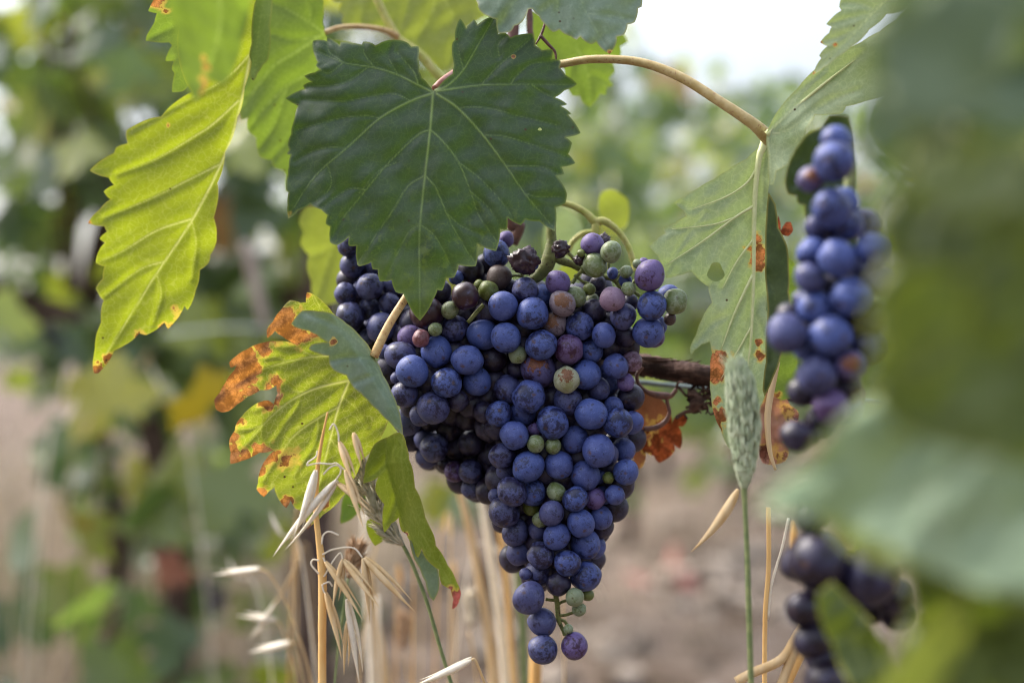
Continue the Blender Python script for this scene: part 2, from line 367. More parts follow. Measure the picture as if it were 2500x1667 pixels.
M['wire'] = simple_mat('wire_grey', (0.09, 0.12, 0.11), (0.14, 0.17, 0.16), 300, 0.45, 0.5, 0.1)
M['straw'] = simple_mat('straw_tan', (0.56, 0.38, 0.18), (0.66, 0.50, 0.29), 200, 0.6, 0.3, 0.2, stretch=(1, 1, .15), trans=(0.6, 0.45, 0.2), tf=0.25)
M['straworange'] = simple_mat('straw_orange', (0.56, 0.30, 0.09), (0.66, 0.42, 0.16), 200, 0.55, 0.35, 0.2, stretch=(1, 1, .15))
M['strawwhite'] = simple_mat('straw_white', (0.70, 0.63, 0.50), (0.80, 0.74, 0.62), 260, 0.55, 0.35, 0.3, trans=(0.7, 0.6, 0.4), tf=0.25)
M['grassgreen'] = simple_mat('grass_stem_green', (0.12, 0.16, 0.06), (0.20, 0.23, 0.09), 200, 0.6, 0.3, 0.2)
M['canary'] = simple_mat('canary_bract', (0.48, 0.57, 0.36), (0.66, 0.72, 0.52), 350, 0.7, 0.2, 0.3, trans=(0.45, 0.5, 0.25), tf=0.3)
M['canary2'] = simple_mat('canary_bract_pale', (0.40, 0.38, 0.26), (0.62, 0.57, 0.44), 350, 0.7, 0.2, 0.3, trans=(0.5, 0.45, 0.25), tf=0.3)
M['fuzz'] = simple_mat('fuzzy_head', (0.42, 0.27, 0.16), (0.62, 0.48, 0.34), 350, 0.8, 0.1, 0.3, trans=(0.5, 0.35, 0.2), tf=0.3)

def grape_mat(name, bloom, skin, cover=0.6, rough=0.62, scar=0.0, spots=0.35, sss=0.0, scarcol=(0.16, 0.055, 0.02), spec=0.35, tint=None, streak=0.5):
    b = NB(name)
    rnd = b.n('ShaderNodeObjectInfo', 5); at = b.attr('gp', 1)
    off = b.n('ShaderNodeCombineXYZ', 0, None, _0=b.math('MULTIPLY', rnd, 37.0), _1=b.math('MULTIPLY', rnd, 91.0), _2=b.math('MULTIPLY', rnd, 53.0))
    co = b.n('ShaderNodeVectorMath', 0, {'operation': 'ADD'}, _0=at, _1=off)
    n1 = b.noise(co, 1.3, 6, 0.62, 0.6); n2 = b.noise(co, 5.5, 5, 0.7, 0.4); n3 = b.noise(co, 14.0, 4, 0.75)
    per = b.math('MULTIPLY', b.math('SUBTRACT', b.math('FRACT', b.math('MULTIPLY', rnd, 13.7)), 0.5), 0.17)
    m = b.rng(b.math('ADD', b.math('ADD', n1, per), b.math('MULTIPLY', b.math('SUBTRACT', n2, 0.5), 0.62)), 0.60 - cover * 0.5, 0.86 - cover * 0.5)
    fine = b.rng(n3, 0.25, 0.75, 0.62, 1.0)
    m = b.math('MULTIPLY', m, fine)
    # rubbed streaks
    st = b.n('ShaderNodeMapping', 0, None, Vector=co, Rotation=(0.6, 0.9, 0.3), Scale=(1.2, 5.0, 9.0))
    sk = b.math('MULTIPLY', b.rng(b.noise(st, 1.6, 5, 0.7, 1.2), 0.58, 0.70), streak); m = b.math('MULTIPLY', m, b.math('SUBTRACT', 1.0, sk))
    # dark specks
    sp = b.n('ShaderNodeTexVoronoi', 0, {'feature': 'F1'}, Vector=co, Scale=7.0)
    spm = b.math('MULTIPLY', b.rng(sp, 0.06, 0.16, 1.0, 0.0), b.math('MULTIPLY', b.rng(b.noise(co, 1.7, 2), 0.42, 0.6), spots * 2.0), True)
    m = b.math('MULTIPLY', m, b.math('SUBTRACT', 1.0, spm, True), True)
    shp = b.rng(b.math('ADD', b.math('ADD', n1, per), b.math('MULTIPLY', b.math('SUBTRACT', n2, 0.5), 0.9)), 0.50 - cover * 0.18, 0.54 - cover * 0.18, 0.35, 1.0); m = b.math('MULTIPLY', m, shp)
    hue = b.mix(b.math('FRACT', b.math('MULTIPLY', rnd, 7.3)), bloom, tint or bloom)
    pw = b.math('MULTIPLY', b.rng(b.noise(co, 2.1, 6, 0.7, 0.8), 0.47, 0.68), b.rng(n3, 0.3, 0.7, 0.35, 0.85)); hue = b.mix(b.math('MULTIPLY', pw, 0.75), hue, tuple(0.055 + x * 1.25 for x in bloom))
    col = b.mix(m, skin, hue)
    z = b.n('ShaderNodeSeparateXYZ', 2, None, _0=at)
    pole = b.rng(b.math('ADD', z, b.math('MULTIPLY', b.math('SUBTRACT', n2, 0.5), 0.06)), 0.985, 0.997)
    col = b.mix(b.math('MULTIPLY', pole, 0.8), col, (0.06, 0.03, 0.02))
    if scar:
        sm = b.rng(b.math('ADD', z, b.math('MULTIPLY', b.math('SUBTRACT', b.noise(co, 3.2, 6, 0.75), 0.5), 1.3)), 1.0 - scar * 0.25, 1.06 - scar * 0.25)
        col = b.mix(sm, col, b.mix(b.rng(n3, 0.4, 0.6), scarcol, tuple(x * 1.7 for x in scarcol)))
    rg = b.math('ADD', b.math('MULTIPLY', m, rough - 0.36), 0.36)
    nm = b.bump(b.math('ADD', n2, b.math('MULTIPLY', n3, 0.5)), 0.14, 0.0006)
    return b.done(b.pbsdf(col, rg, spec, nm, sss, (1, .9, .35), 0.0))

BL = (0.050, 0.082, 0.265)
G = {
 'B': grape_mat('grape_blue', BL, (0.009, 0.011, 0.042), 0.62, tint=(0.052, 0.072, 0.23), spots=0.7),
 'b': grape_mat('grape_slate_shade', (0.058, 0.068, 0.175), (0.010, 0.008, 0.028), 0.58, tint=(0.055, 0.062, 0.165), spots=0.6),  # darker blue grape; shade on the left bunch is put into this colour
 'P': grape_mat('grape_purple', (0.095, 0.060, 0.155), (0.030, 0.008, 0.026), 0.58, tint=(0.12, 0.09, 0.25)),
 'K': grape_mat('grape_pink', (0.19, 0.125, 0.19), (0.07, 0.032, 0.045), 0.64, spots=0.8),
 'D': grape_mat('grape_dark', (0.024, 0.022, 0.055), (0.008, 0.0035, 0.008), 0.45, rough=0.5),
 'd': grape_mat('grape_gloss', (0.07, 0.065, 0.15), (0.022, 0.004, 0.009), 0.28, rough=0.4, spec=0.5),
 'R': grape_mat('grape_red', (0.17, 0.075, 0.095), (0.095, 0.022, 0.025), 0.5, spec=0.5),
 'G': grape_mat('grape_green', (0.19, 0.225, 0.145), (0.10, 0.13, 0.04), 0.6, sss=0.3, spots=1.0, streak=0.2),
 'g': grape_mat('grape_green_deep', (0.13, 0.16, 0.045), (0.08, 0.10, 0.02), 0.5, sss=0.3, spots=0.8),
 'W': grape_mat('grape_white_scar', (0.25, 0.26, 0.19), (0.18, 0.19, 0.09), 0.65, scar=0.75, sss=0.3, spots=0.9, streak=0.15, scarcol=(0.10, 0.042, 0.016)),
 'S': grape_mat('grape_scarred', (0.17, 0.14, 0.165), (0.055, 0.035, 0.048), 0.66, scar=0.85, spots=0.7, scarcol=(0.09, 0.04, 0.018)),
 's': grape_mat('grape_blue_scar', (0.09, 0.085, 0.22), (0.028, 0.014, 0.03), 0.62, scar=0.7, spots=0.6, scarcol=(0.10, 0.035, 0.016)),
 'O': grape_mat('grape_brown', (0.07, 0.05, 0.045), (0.04, 0.022, 0.02), 0.5),
 'X': grape_mat('grape_shrivelled', (0.035, 0.018, 0.035), (0.02, 0.006, 0.011), 0.4, rough=0.45, spec=0.5),
}
# ------------------------------------------------------------------ grape shapes
def grape_proto(seed, shrivel=0.0):
    r = np.random.default_rng(seed); nu, nv = 28, 18; v = [(0, 0, 1)]
    for j in range(1, nv):
        th = math.pi * j / nv
        for i in range(nu):
            ph = 2 * math.pi * i / nu; v.append((math.sin(th) * math.cos(ph), math.sin(th) * math.sin(ph), math.cos(th)))
    v.append((0, 0, -1)); v = np.array(v); gp = v.copy()
    k = 1 + 0.042 * (wave(v[:, 0] * 2, v[:, 1] * 2 + v[:, 2] * 1.3, seed) * 3)
    if shrivel: k = 1 + shrivel * (-0.12 + 0.24 * np.abs(wave(v[:, 0] * 6, v[:, 1] * 6 + v[:, 2] * 5, seed)) * 3 - 0.16 * np.abs(wave(v[:, 2] * 9, v[:, 0] * 9, seed + 1)))
    k = k - 0.03 * np.exp(-((1 - v[:, 2]) / 0.01))
    v = v * k[:, None] * np.array([1, 1, 0.97 + 0.08 * r.random()])
    f = [(0, 1 + i, 1 + (i + 1) % nu) for i in range(nu)]
    for j in range(nv - 2):
        for i in range(nu):
            a = 1 + j * nu + i; b_ = 1 + j * nu + (i + 1) % nu; f.append((a, a + nu, b_ + nu, b_))
    e = len(v) - 1; o = 1 + (nv - 2) * nu
    f += [(e, o + (i + 1) % nu, o + i) for i in range(nu)]
    return v, f, gp
PROTO = [grape_proto(s) for s in range(1, 7)]; PSHR = [grape_proto(s + 20, 1.0) for s in range(3)]
PMESH = {}
def proto_mesh(kind, k):
    key = (kind, k)
    if key not in PMESH:
        v, f, gp = (PSHR if kind == 'X' else PROTO)[k]
        me = mesh('grape', v, f, True, {'gp': ('FLOAT_VECTOR', gp)}); me.materials.append(G[kind]); PMESH[key] = me
    return PMESH[key]

def place_bunch(items, d0, lay, slack=0.93):
    """items: (px,py,rpx,layer,type). Greedy: each grape is pushed back along its ray until it clears those before it."""
    out = []
    for px, py, rp, ly, ty in sorted(items, key=lambda t: t[3]):
        d = d0 + ly * lay + random.uniform(-.0008, .0008)
        for it in range(160):
            c = P(px, py, d); r = rp / FPX * d; ok = True
            for q in out:
                if (c - q[0]).length < slack * (r + q[1]) * (0.9 if 'X' in (ty, q[2]) else 1): ok = False; break
            if ok: break
            d += 0.0007
        out.append((c, r, ty, px, py, rp))
    return out

GREY_LABEL = {'G': 'small unripe green grape', 'g': 'small unripe green grape', 'W': 'whitish green grape with brown scar', 'S': 'tan grape with brown scar',
              'K': 'pinkish purple half ripe grape', 'R': 'small red grape', 'X': 'shrivelled dark dried grape', 'd': 'glossy dark grape without bloom', 's': 'blue grape with brown scar', 'O': 'dull brown grape'}
def build_bunch(name, label, placed, parent_loc, limit=100, group=None, extra=(), main=None):
    e = empty(name, parent_loc, label, 'grape bunch', group)
    order = sorted(placed, key=lambda g: -g[1]) if len(placed) > limit else placed
    # keep conspicuous odd ones as parts of their own
    order = sorted(order, key=lambda g: (0 if g[2] in GREY_LABEL else 1)) if len(placed) > limit else order
    front, rest = order[:limit], list(order[limit:])
    for (c, r, ty, *_x) in front:
        me = proto_mesh(ty, random.randrange(3 if ty == 'X' else 6))
        o = bpy.data.objects.new('grape', me); COL.objects.link(o); o.parent = e
        o.location = c - Vector(parent_loc); o.scale = (r * random.uniform(.94, 1.04), r * random.uniform(.94, 1.04), r * random.uniform(.93, 1.10))
        view = (Vector((0, 0, CZ)) - c).normalized()
        if ty in 'SWs': ax = view + Vector((random.uniform(-.35, .35), 0, random.uniform(.15, .6)))
        else: ax = view + Vector((random.uniform(-1, 1), random.uniform(-.3, .3), random.uniform(-1.2, .4)))
        o.rotation_mode = 'QUATERNION'
        o.rotation_quaternion = ax.to_track_quat('Z', 'Y') @ Matrix.Rotation(random.uniform(0, 6.28), 3, 'Z').to_quaternion()
        if ty in GREY_LABEL: o['label'] = GREY_LABEL[ty]
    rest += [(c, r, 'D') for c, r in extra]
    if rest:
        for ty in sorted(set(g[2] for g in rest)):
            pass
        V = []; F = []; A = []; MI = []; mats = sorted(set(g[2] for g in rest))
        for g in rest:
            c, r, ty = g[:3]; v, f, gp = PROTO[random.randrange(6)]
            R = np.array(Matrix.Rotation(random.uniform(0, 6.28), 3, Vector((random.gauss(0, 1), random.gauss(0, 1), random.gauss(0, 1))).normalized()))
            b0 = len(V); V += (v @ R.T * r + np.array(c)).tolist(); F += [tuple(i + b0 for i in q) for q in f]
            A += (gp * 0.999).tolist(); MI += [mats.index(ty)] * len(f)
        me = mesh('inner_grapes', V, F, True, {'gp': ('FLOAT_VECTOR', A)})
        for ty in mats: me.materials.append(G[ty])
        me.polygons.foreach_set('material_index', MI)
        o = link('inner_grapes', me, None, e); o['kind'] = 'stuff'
    return e

K5 = 5.2267
def tr(x0, y0, s, lst): return [(x0 + a / s, y0 + b / s, r / s, l, t) for a, b, r, l, t in lst]
MAIN = []
LEFT = []
LEFT += tr(800, 560, K5, [(270,200,155,2,'b'),(320,460,165,2,'b'),(580,480,100,3,'b'),(530,735,182,1,'b'),(230,830,148,2,'b'),(430,760,125,3,'b'),
  (820,730,132,2,'b'),(285,1110,190,1,'b'),(530,1010,142,1,'b'),(790,950,145,1.2,'b'),(690,1260,200,.4,'b'),(520,1230,85,3,'b'),(500,1370,110,2,'b'),
  (980,1110,155,2,'D'),(400,260,150,3.2,'D'),(620,880,150,3.5,'D'),(700,560,150,3.4,'D')])
MAIN += tr(800, 560, K5, [(1265,1070,218,1,'d'),(1755,850,190,0,'d'),(1560,1030,115,0,'G'),(2050,785,135,1,'g'),(1935,710,75,2,'g'),(2190,610,165,1,'O'),
  (2320,735,105,1.8,'D'),(2150,320,185,2,'B'),(2270,130,110,3,'P'),(1375,1275,88,0,'G'),(1610,1265,178,0,'b'),(1050,1370,155,1,'P'),(1190,1395,115,0,'R'),
  (1980,1345,205,.5,'B'),(2235,980,198,0,'B'),(2270,1380,198,0,'B'),(1640,620,95,3,'B'),(1780,1090,110,3,'D'),(1430,800,160,3,'D'),(1830,520,180,3,'D'),(2020,450,150,3,'D')])
MAIN += tr(1230, 560, K5, [(275,770,178,.5,'b'),(480,850,165,1.5,'B'),(365,1080,205,0,'B'),(745,950,174,.3,'S'),(640,1215,168,.4,'S'),(685,675,160,1,'P'),
  (915,862,147,1.2,'G'),(1090,765,85,1.8,'g'),(1130,890,85,1.6,'G'),(1150,1045,160,1.3,'D'),(1385,890,165,0,'K'),(1520,1115,172,.5,'b'),(1590,755,90,0,'G'),
  (1860,588,196,0,'P'),(1885,972,190,0,'B'),(2185,925,166,.5,'G'),(2110,840,142,1.5,'B'),(1840,1310,198,.3,'B'),(1945,1230,140,1.5,'B'),(1925,1370,140,1.6,'P'),
  (1160,460,157,.2,'G'),(1368,290,140,0,'G'),(1130,190,150,1,'P'),(1265,150,95,1,'X'),(720,240,108,.6,'X'),(265,395,172,.8,'X'),(350,440,95,1.2,'B'),(1560,540,85,.8,'G'),(1700,440,60,.8,'G'),
  (1785,430,75,1.1,'P'),(985,305,52,.8,'g'),(970,390,70,.8,'X'),(970,1240,176,.4,'B'),(1275,1350,157,.6,'B'),(475,1480,213,0,'B'),
  (1550,1360,140,1.6,'D'),(1390,560,75,1.6,'B'),(1200,690,110,1.9,'D'),(1550,650,85,1.7,'B'),(2120,1140,85,1.5,'O'),(1350,1180,120,2,'D'),(1600,940,120,2,'D')])
MAIN += tr(1200, 800, K5, [(985,285,192,.3,'P'),(1270,300,172,.8,'B'),(598,540,216,0,'s'),(953,668,177,-.2,'W'),(1210,600,188,.2,'B'),(1400,600,150,1.2,'B'),
  (1490,710,150,1,'B'),(1370,780,150,.7,'b'),(1590,490,170,1.3,'B'),(1790,430,130,1.7,'K'),(1710,690,120,1.4,'P'),(1780,890,182,1.5,'D'),(1790,1210,150,1.2,'B'),
  (1560,1010,130,.8,'B'),(1610,1210,203,.2,'B'),(1265,1100,205,0,'B'),(978,930,188,.4,'b'),(480,875,220,0,'B'),(210,780,185,1,'b'),(395,1095,166,.6,'B'),
  (775,1205,216,0,'B'),(1058,1420,173,.1,'B'),(285,1375,191,.1,'B'),(555,1300,85,1,'P'),(563,1485,122,-.1,'G'),(785,1510,102,.2,'G')])
MAIN += tr(1160, 1050, K5, [(1575,265,219,0,'B'),(1680,310,162,.8,'b'),(1820,130,140,1.3,'D'),(1895,250,152,1.1,'B'),(1925,530,171,.9,'B'),(1780,820,132,1,'B'),
  (1700,610,80,1.3,'g'),(1410,580,203,.1,'B'),(1570,600,100,.8,'B'),(1525,875,142,.5,'P'),(1635,830,125,.8,'B'),(1275,880,172,0,'B'),(1072,440,181,.3,'B'),
  (682,465,211,0,'B'),(345,325,176,.3,'b'),(385,520,115,.8,'b'),(470,785,189,.1,'b'),(745,795,174,.2,'B'),(1032,787,123,0,'G'),(365,1042,201,.2,'b'),
  (260,840,95,.8,'b'),(710,980,107,.7,'g'),(825,1140,105,.4,'G'),(975,1060,159,0,'b'),(1350,1190,182,0,'B'),(1605,1115,154,.5,'B'),(510,1300,182,.3,'b'),
  (800,1275,122,.7,'b'),(1040,1350,173,0,'B'),(1410,1440,197,.2,'B'),(1520,1480,158,.9,'B')])
MAIN += tr(1160, 1330, K5, [(550,110,160,.4,'b'),(838,125,174,0,'b'),(1178,235,173,.2,'B'),(1412,395,199,.2,'B'),(800,360,188,.4,'b'),(640,370,82,.9,'b'),
  (1058,500,160,.6,'D'),(682,675,207,0,'b'),(850,985,190,.1,'b'),(862,1335,190,0,'b'),(1265,1288,174,0,'P'),(1265,665,125,.3,'G'),(1330,820,97,.5,'G'),(1430,630,82,.6,'g'),(1190,1070,65,.2,'G')])
MAIN += tr(880, 800, K5, [(520,365,200,.3,'b'),(660,555,206,0,'B'),(965,310,209,0,'B'),(1365,410,208,.1,'B'),(1098,705,194,0,'B'),(1490,690,185,.7,'B'),
  (930,1020,207,.2,'b'),(565,840,172,.6,'b'),(470,640,85,1,'b'),(780,1110,152,.6,'b'),(1240,930,142,.9,'D'),(1570,1080,140,.9,'D'),(1765,1100,169,.5,'B'),(310,310,100,1,'b'),
  (2000,345,118,.4,'G'),(1990,540,112,1.2,'D'),(1700,400,185,2,'D')])
LEFT += tr(880, 800, K5, [(610,1190,182,1.2,'b'),(1120,1290,166,1.4,'D'),(330,600,150,2,'b')])
LEFT += tr(960, 1000, K5, [(400,380,132,1.5,'b'),(530,490,196,1.2,'b'),(430,600,152,1.5,'b'),(990,430,162,1.3,'D'),(780,790,132,1.4,'P'),(990,790,155,1.1,'b'),
  (1020,1000,162,1.3,'b'),(1210,660,152,1.4,'D'),(640,700,85,1.6,'D'),(1270,900,132,1.5,'D'),(800,480,155,1.8,'D'),(1100,200,155,1.8,'D'),(1250,350,110,1.6,'D'),(1240,540,150,1.9,'D'),(1000,600,150,2,'D')])

pm = place_bunch(MAIN, 0.643, 0.0052)
extra = []
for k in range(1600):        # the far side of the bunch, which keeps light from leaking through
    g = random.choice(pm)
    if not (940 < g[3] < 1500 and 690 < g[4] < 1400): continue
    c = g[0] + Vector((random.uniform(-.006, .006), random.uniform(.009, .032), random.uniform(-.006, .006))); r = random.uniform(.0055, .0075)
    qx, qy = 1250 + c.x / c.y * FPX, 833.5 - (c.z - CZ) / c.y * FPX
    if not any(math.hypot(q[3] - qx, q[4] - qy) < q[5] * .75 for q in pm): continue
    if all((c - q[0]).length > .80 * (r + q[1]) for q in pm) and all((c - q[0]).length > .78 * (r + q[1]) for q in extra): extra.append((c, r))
def fill_gaps(placed, extra, d0, step=14, reach=120, r=.0068):  # added dark filler grapes that stop light showing through the bunch
    A = np.array([(g[3], g[4], g[5]) for g in placed]); lo, hi = A[:, :2].min(0), A[:, :2].max(0)
    for y in np.arange(lo[1], hi[1], step):
        for x in np.arange(lo[0], hi[0], step):
            dx, dy = A[:, 0] - x, A[:, 1] - y; cov = np.hypot(dx, dy) < A[:, 2] * .96
            if cov.any(): continue
            n = [(np.abs(dy) < 45) & (dx < 0) & (dx > -reach), (np.abs(dy) < 45) & (dx > 0) & (dx < reach), (np.abs(dx) < 45) & (dy < 0) & (dy > -reach), (np.abs(dx) < 45) & (dy > 0) & (dy < reach)]
            if sum(q.any() for q in n) < 4: continue
            d = d0
            for it in range(60):
                c = P(x, y, d)
                if all((c - q[0]).length > .8 * (r + q[1]) for q in placed if abs(q[0].x - c.x) < .02 and abs(q[0].z - c.z) < .02): break
                d += .001
            if all((c - q[0]).length > .45 * (r + q[1]) for q in extra): extra.append((c, r))
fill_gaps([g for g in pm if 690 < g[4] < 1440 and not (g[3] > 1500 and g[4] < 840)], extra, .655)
bunch = build_bunch('grape_bunch', 'large sharp bunch of dusty blue grapes hanging below the big dark leaf', pm, P(1345, 640, .655), 100, 'bunches of grapes on the vine', extra)
pl = place_bunch(LEFT, 0.668, 0.0055)
extra2 = []
for k in range(500):  # added back layer that blocks light through this bunch too
    g = random.choice(pl)
    c = g[0] + Vector((random.uniform(.0, .008), random.uniform(.012, .024), random.uniform(-.004, .006))); r = random.uniform(.005, .007)
    if all((c - q[0]).length > .82 * (r + q[1]) for q in pl) and all((c - q[0]).length > .8 * (r + q[1]) for q in extra2): extra2.append((c, r))
fill_gaps(pl, extra2, .68)
_e = [x for x in extra2]; fill_gaps([g for g in pm + pl if 880 < g[3] < 1330 and 900 < g[4] < 1240], extra2, .672)
bunch2 = build_bunch('grape_bunch', 'shaded grape bunch tucked behind the left flank of the large sharp bunch', pl, P(1000, 560, .69), 100, 'bunches of grapes on the vine', extra2)

# rachis and pedicels of the main bunch
m = MB()
S5 = lambda pts, d: [P(*p[:2], d + (p[2] if len(p) > 2 else 0)) for p in pts]
rb = Z(1230, 560, K5, [(605, -250), (605, 0), (610, 150), (590, 330), (540, 470), (440, 600), (330, 660)])
m.tube([P(x, y, .662) for x, y in rb], [.0022, .0022, .0024, .0034, .0034, .0026, .002], 12, 8, .08)
m.tube([P(x, y, .662) for x, y in Z(1230, 560, K5, [(600, 300), (720, 390), (880, 450), (1050, 540), (1250, 600), (1400, 640), (1500, 760)])], [.0026, .0022, .0018, .0016, .0015, .0012, .001], 10, 8, .1)
m.tube([P(x, y, .658) for x, y in Z(1230, 560, K5, [(940, 430), (880, 360), (820, 290)])], [.0012, .0009, .0008], 8, 6, .1)
for ln, rr in (([(1000, 520), (930, 600), (870, 690)], .0010), ([(1380, 620), (1340, 520), (1340, 430)], .0008), ([(1420, 640), (1500, 560), (1550, 520)], .0007),
               ([(1330, 520), (1420, 545), (1500, 530)], .0006), ([(1480, 690), (1640, 780), (1740, 850)], .0009), ([(1450, 650), (1600, 700), (1700, 640)], .0009), ([(240, 600), (160, 590), (80, 600)], .0007), ([(240, 620), (220, 540), (160, 460)], .0008), ([(900, 580), (1000, 660), (1100, 700)], .0008)):
    m.tube([P(x, y, .657) for x, y in Z(1230, 560, K5, ln)], [rr, rr * .8, rr], 8, 6, .1)
m.tube([P(x, y, .648) for x, y in Z(800, 560, K5, [(1990, 960), (1900, 1060), (1790, 1190)])], .0010, 8, 6, .1)
m.tube([P(x, y, .652) for x, y in Z(1160, 1330, K5, [(1000, 560), (1040, 700), (1060, 900), (1070, 970), (1110, 1060), (1150, 1150)])], [.0012, .0012, .0012, .0011, .0009, .0010], 8, 6, .1)
for ln in ([(1065, 900), (1160, 890), (1270, 850)], [(1070, 940), (1010, 960), (960, 940)], [(1080, 950), (1140, 970), (1180, 1030)], [(1050, 760), (1120, 720), (1200, 700)], [(1040, 700), (960, 700), (900, 690)]):
    m.tube([P(x, y, .652) for x, y in Z(1160, 1330, K5, ln)], [.0008, .0007, .0008], 8, 6, .1)
# central axis and inner branches
ax = [P(1345, 680, .664), P(1330, 800, .675), P(1320, 1000, .672), P(1330, 1200, .664), P(1340, 1400, .658), P(1352, 1440, .654)]
m.tube(ax, [.0024, .0024, .002, .0018, .0014, .0012], 8, 8)
m.build('stem', M['rachis'], bunch)
m = MB(); m.tube([P(1000, 560, .69), P(985, 700, .692), P(1010, 900, .692), P(1120, 1120, .69)], [.002, .002, .0016, .001], 8, 8); m.build('stem', M['rachis'], bunch2)

# right-hand bunches, nearer than the focus
R1 = tr(1500, 0, 2.351, [(1275,805,85,1,'B'),(1262,930,115,0,'B'),(1130,1030,80,.6,'s'),(1245,1205,118,.3,'B'),(1310,1160,90,.6,'B')])
R1 += tr(1500, 500, 2.351, [(1345,120,92,.4,'B'),(1135,275,90,.6,'B'),(1275,310,108,0,'B'),(1475,262,95,0,'B'),(1120,420,85,1,'b'),(1350,530,120,.2,'B'),(1150,590,100,.5,'B'),
  (1080,545,60,1.2,'b'),(990,742,112,.4,'b'),(1240,755,125,0,'B'),(1110,810,90,.6,'B'),(1160,975,112,.2,'b'),(1350,920,88,.3,'s'),(1070,1075,85,1,'D'),(1240,1150,105,1,'P'),(1040,1325,95,.3,'D'),(1120,1310,62,.8,'D'),
  (1400,680,90,1.5,'D'),(1280,600,90,1.8,'D'),(1330,1050,95,1.2,'D'),(1500,430,95,.9,'b'),(1480,640,95,1,'D'),(1450,820,95,.9,'b')])
R1 = [(x, y, r * 1.03, l, t) for x, y, r, l, t in R1]
R1 += tr(1500, 500, 2.351, [(1250,160,95,1.4,'b'),(1400,420,100,1.3,'b'),(1210,500,90,1.6,'D'),(1000,640,80,1.7,'D'),(1350,700,100,1.4,'D'),(1160,700,90,1.7,'D'),(1250,870,100,1.3,'D'),(1130,1010,95,1.5,'D'),(1330,1160,90,1.4,'b'),(1180,1240,90,1.3,'D'),(1300,420,90,1.9,'D'),(1170,130,80,1.6,'b'),(1430,110,95,1.1,'b')])
p3 = place_bunch(R1, 0.495, 0.004, .86)
b3 = build_bunch('grape_bunch', 'blurred blue grape bunch hanging beside the pale leaf and partly behind near foliage', p3, P(2060, 300, .51), 100, 'bunches of grapes on the vine')
m = MB(); m.tube([P(2075, 400, .54), P(2072, 450, .535), P(2060, 600, .53), P(2030, 900, .52), P(1960, 1060, .505)], [.002, .002, .002, .0015, .001], 8, 8); m.build('stem', M['rachis'], b3)
R2 = tr(1500, 1000, 2.351, [(1130,630,75,.8,'D'),(1170,868,148,0,'D'),(1055,885,86,.4,'D'),(1460,965,142,.1,'D'),(1085,1145,92,.1,'D'),(1240,1050,85,.7,'D'),(1600,1075,90,.5,'D'),
  (1130,1330,92,.2,'D'),(1210,1420,100,.6,'D'),(1215,1560,110,.1,'D'),(1360,1520,92,.2,'D'),(1620,1170,85,.8,'D'),(1400,1640,100,.5,'D'),(1330,1250,90,.9,'D'),(1450,1400,95,1,'D')])
R2 = [(x, y, r * 1.15, l, t) for x, y, r, l, t in R2]
R2 += tr(1500, 1000, 2.351, [(1340,1000,95,.9,'D'),(1180,1010,95,1,'D'),(1300,1140,95,1.1,'D'),(1530,1000,95,.9,'D'),(1500,1130,100,1,'D'),(1190,1250,95,.8,'D'),(1290,1400,95,1.1,'D'),(1400,1540,100,.8,'D'),(1300,1640,100,.5,'D'),(1500,1530,95,1,'D')])
p4 = place_bunch(R2, 0.49, 0.004, .88)
b4 = build_bunch('grape_bunch', 'dark purple grapes without bloom low beside the near green leaf', p4, P(2080, 1280, .5), 100, 'bunches of grapes on the vine')
m = MB(); m.tube([P(2120, 1230, .51), P(2080, 1380, .515), P(2040, 1500, .51), P(2050, 1660, .51)], [.0018, .0016, .0014, .001], 8, 8)
for a, c in (((2085, 1350), (2000, 1370)), ((2090, 1350), (2110, 1400)), ((2060, 1450), (1970, 1480)), ((2050, 1550), (1985, 1570))): m.tube([P(*a, .515), P((a[0] + c[0]) / 2, (a[1] + c[1]) / 2 - 8, .508), P(*c, .50)], .0008, 8, 5)
m.build('stem', M['rachis'], b4)

# ------------------------------------------------------------------ leaves
def V(fn, ln, w0=2.2, w1=1.0): return (fn(ln), w0, w1)

# the big dark leaf in focus
o1 = z3([(1075,520),(1060,500),(1010,450),(995,410),(990,340),(992,268),(950,270),(925,245),(880,232),(830,232),(795,238),(765,252),(745,263),(715,245),(675,240),(665,258),(610,250),(545,243),(538,260),(510,238),(468,213),(465,237),(430,230),(385,235),(383,270),(400,330),(412,358),(403,378),(428,402),(395,418),(335,437),(378,470),(330,490),(337,512),(228,565),(300,607),(280,680),(262,770),(240,830),(250,860),(236,885),(258,890),(246,960),(242,1000),(232,1090),(246,1105),(240,1180),(245,1255),(300,1208),(370,1172),(435,1205),(470,1235),(458,1285),(485,1302),(483,1390),(510,1405)])
o1 += z1([(290,232),(356,186),(356,236),(400,235),(406,345),(415,353),(485,330),(493,370),(522,372),(535,440),(602,432),(625,500),(668,510),(765,665),(842,540),(865,488),(892,492),(915,420),(962,416),(985,345),(1085,352),(1095,225),(1202,266),(1225,140),(1262,142),(1268,75),(1342,117),(1370,85),(1450,95),(1540,152)])
o1 += z3([(1778,1190),(1835,1165),(1842,1108),(1785,1010),(1828,1000),(1812,960),(1892,938),(1850,885),(1872,820),(1838,790),(1922,765),(1850,660),(1870,655),(1810,610),(1847,600),(1775,560),(1830,520),(1902,485),(1835,430),(1800,388),(1808,350),(1755,340),(1762,287),(1700,290),(1660,262),(1647,195),(1600,195),(1520,217),(1490,190),(1450,195),(1432,90),(1400,100),(1330,142),(1310,112),(1265,163),(1230,108),(1210,150),(1200,230),(1187,245),(1195,380),(1188,425),(1100,505)])
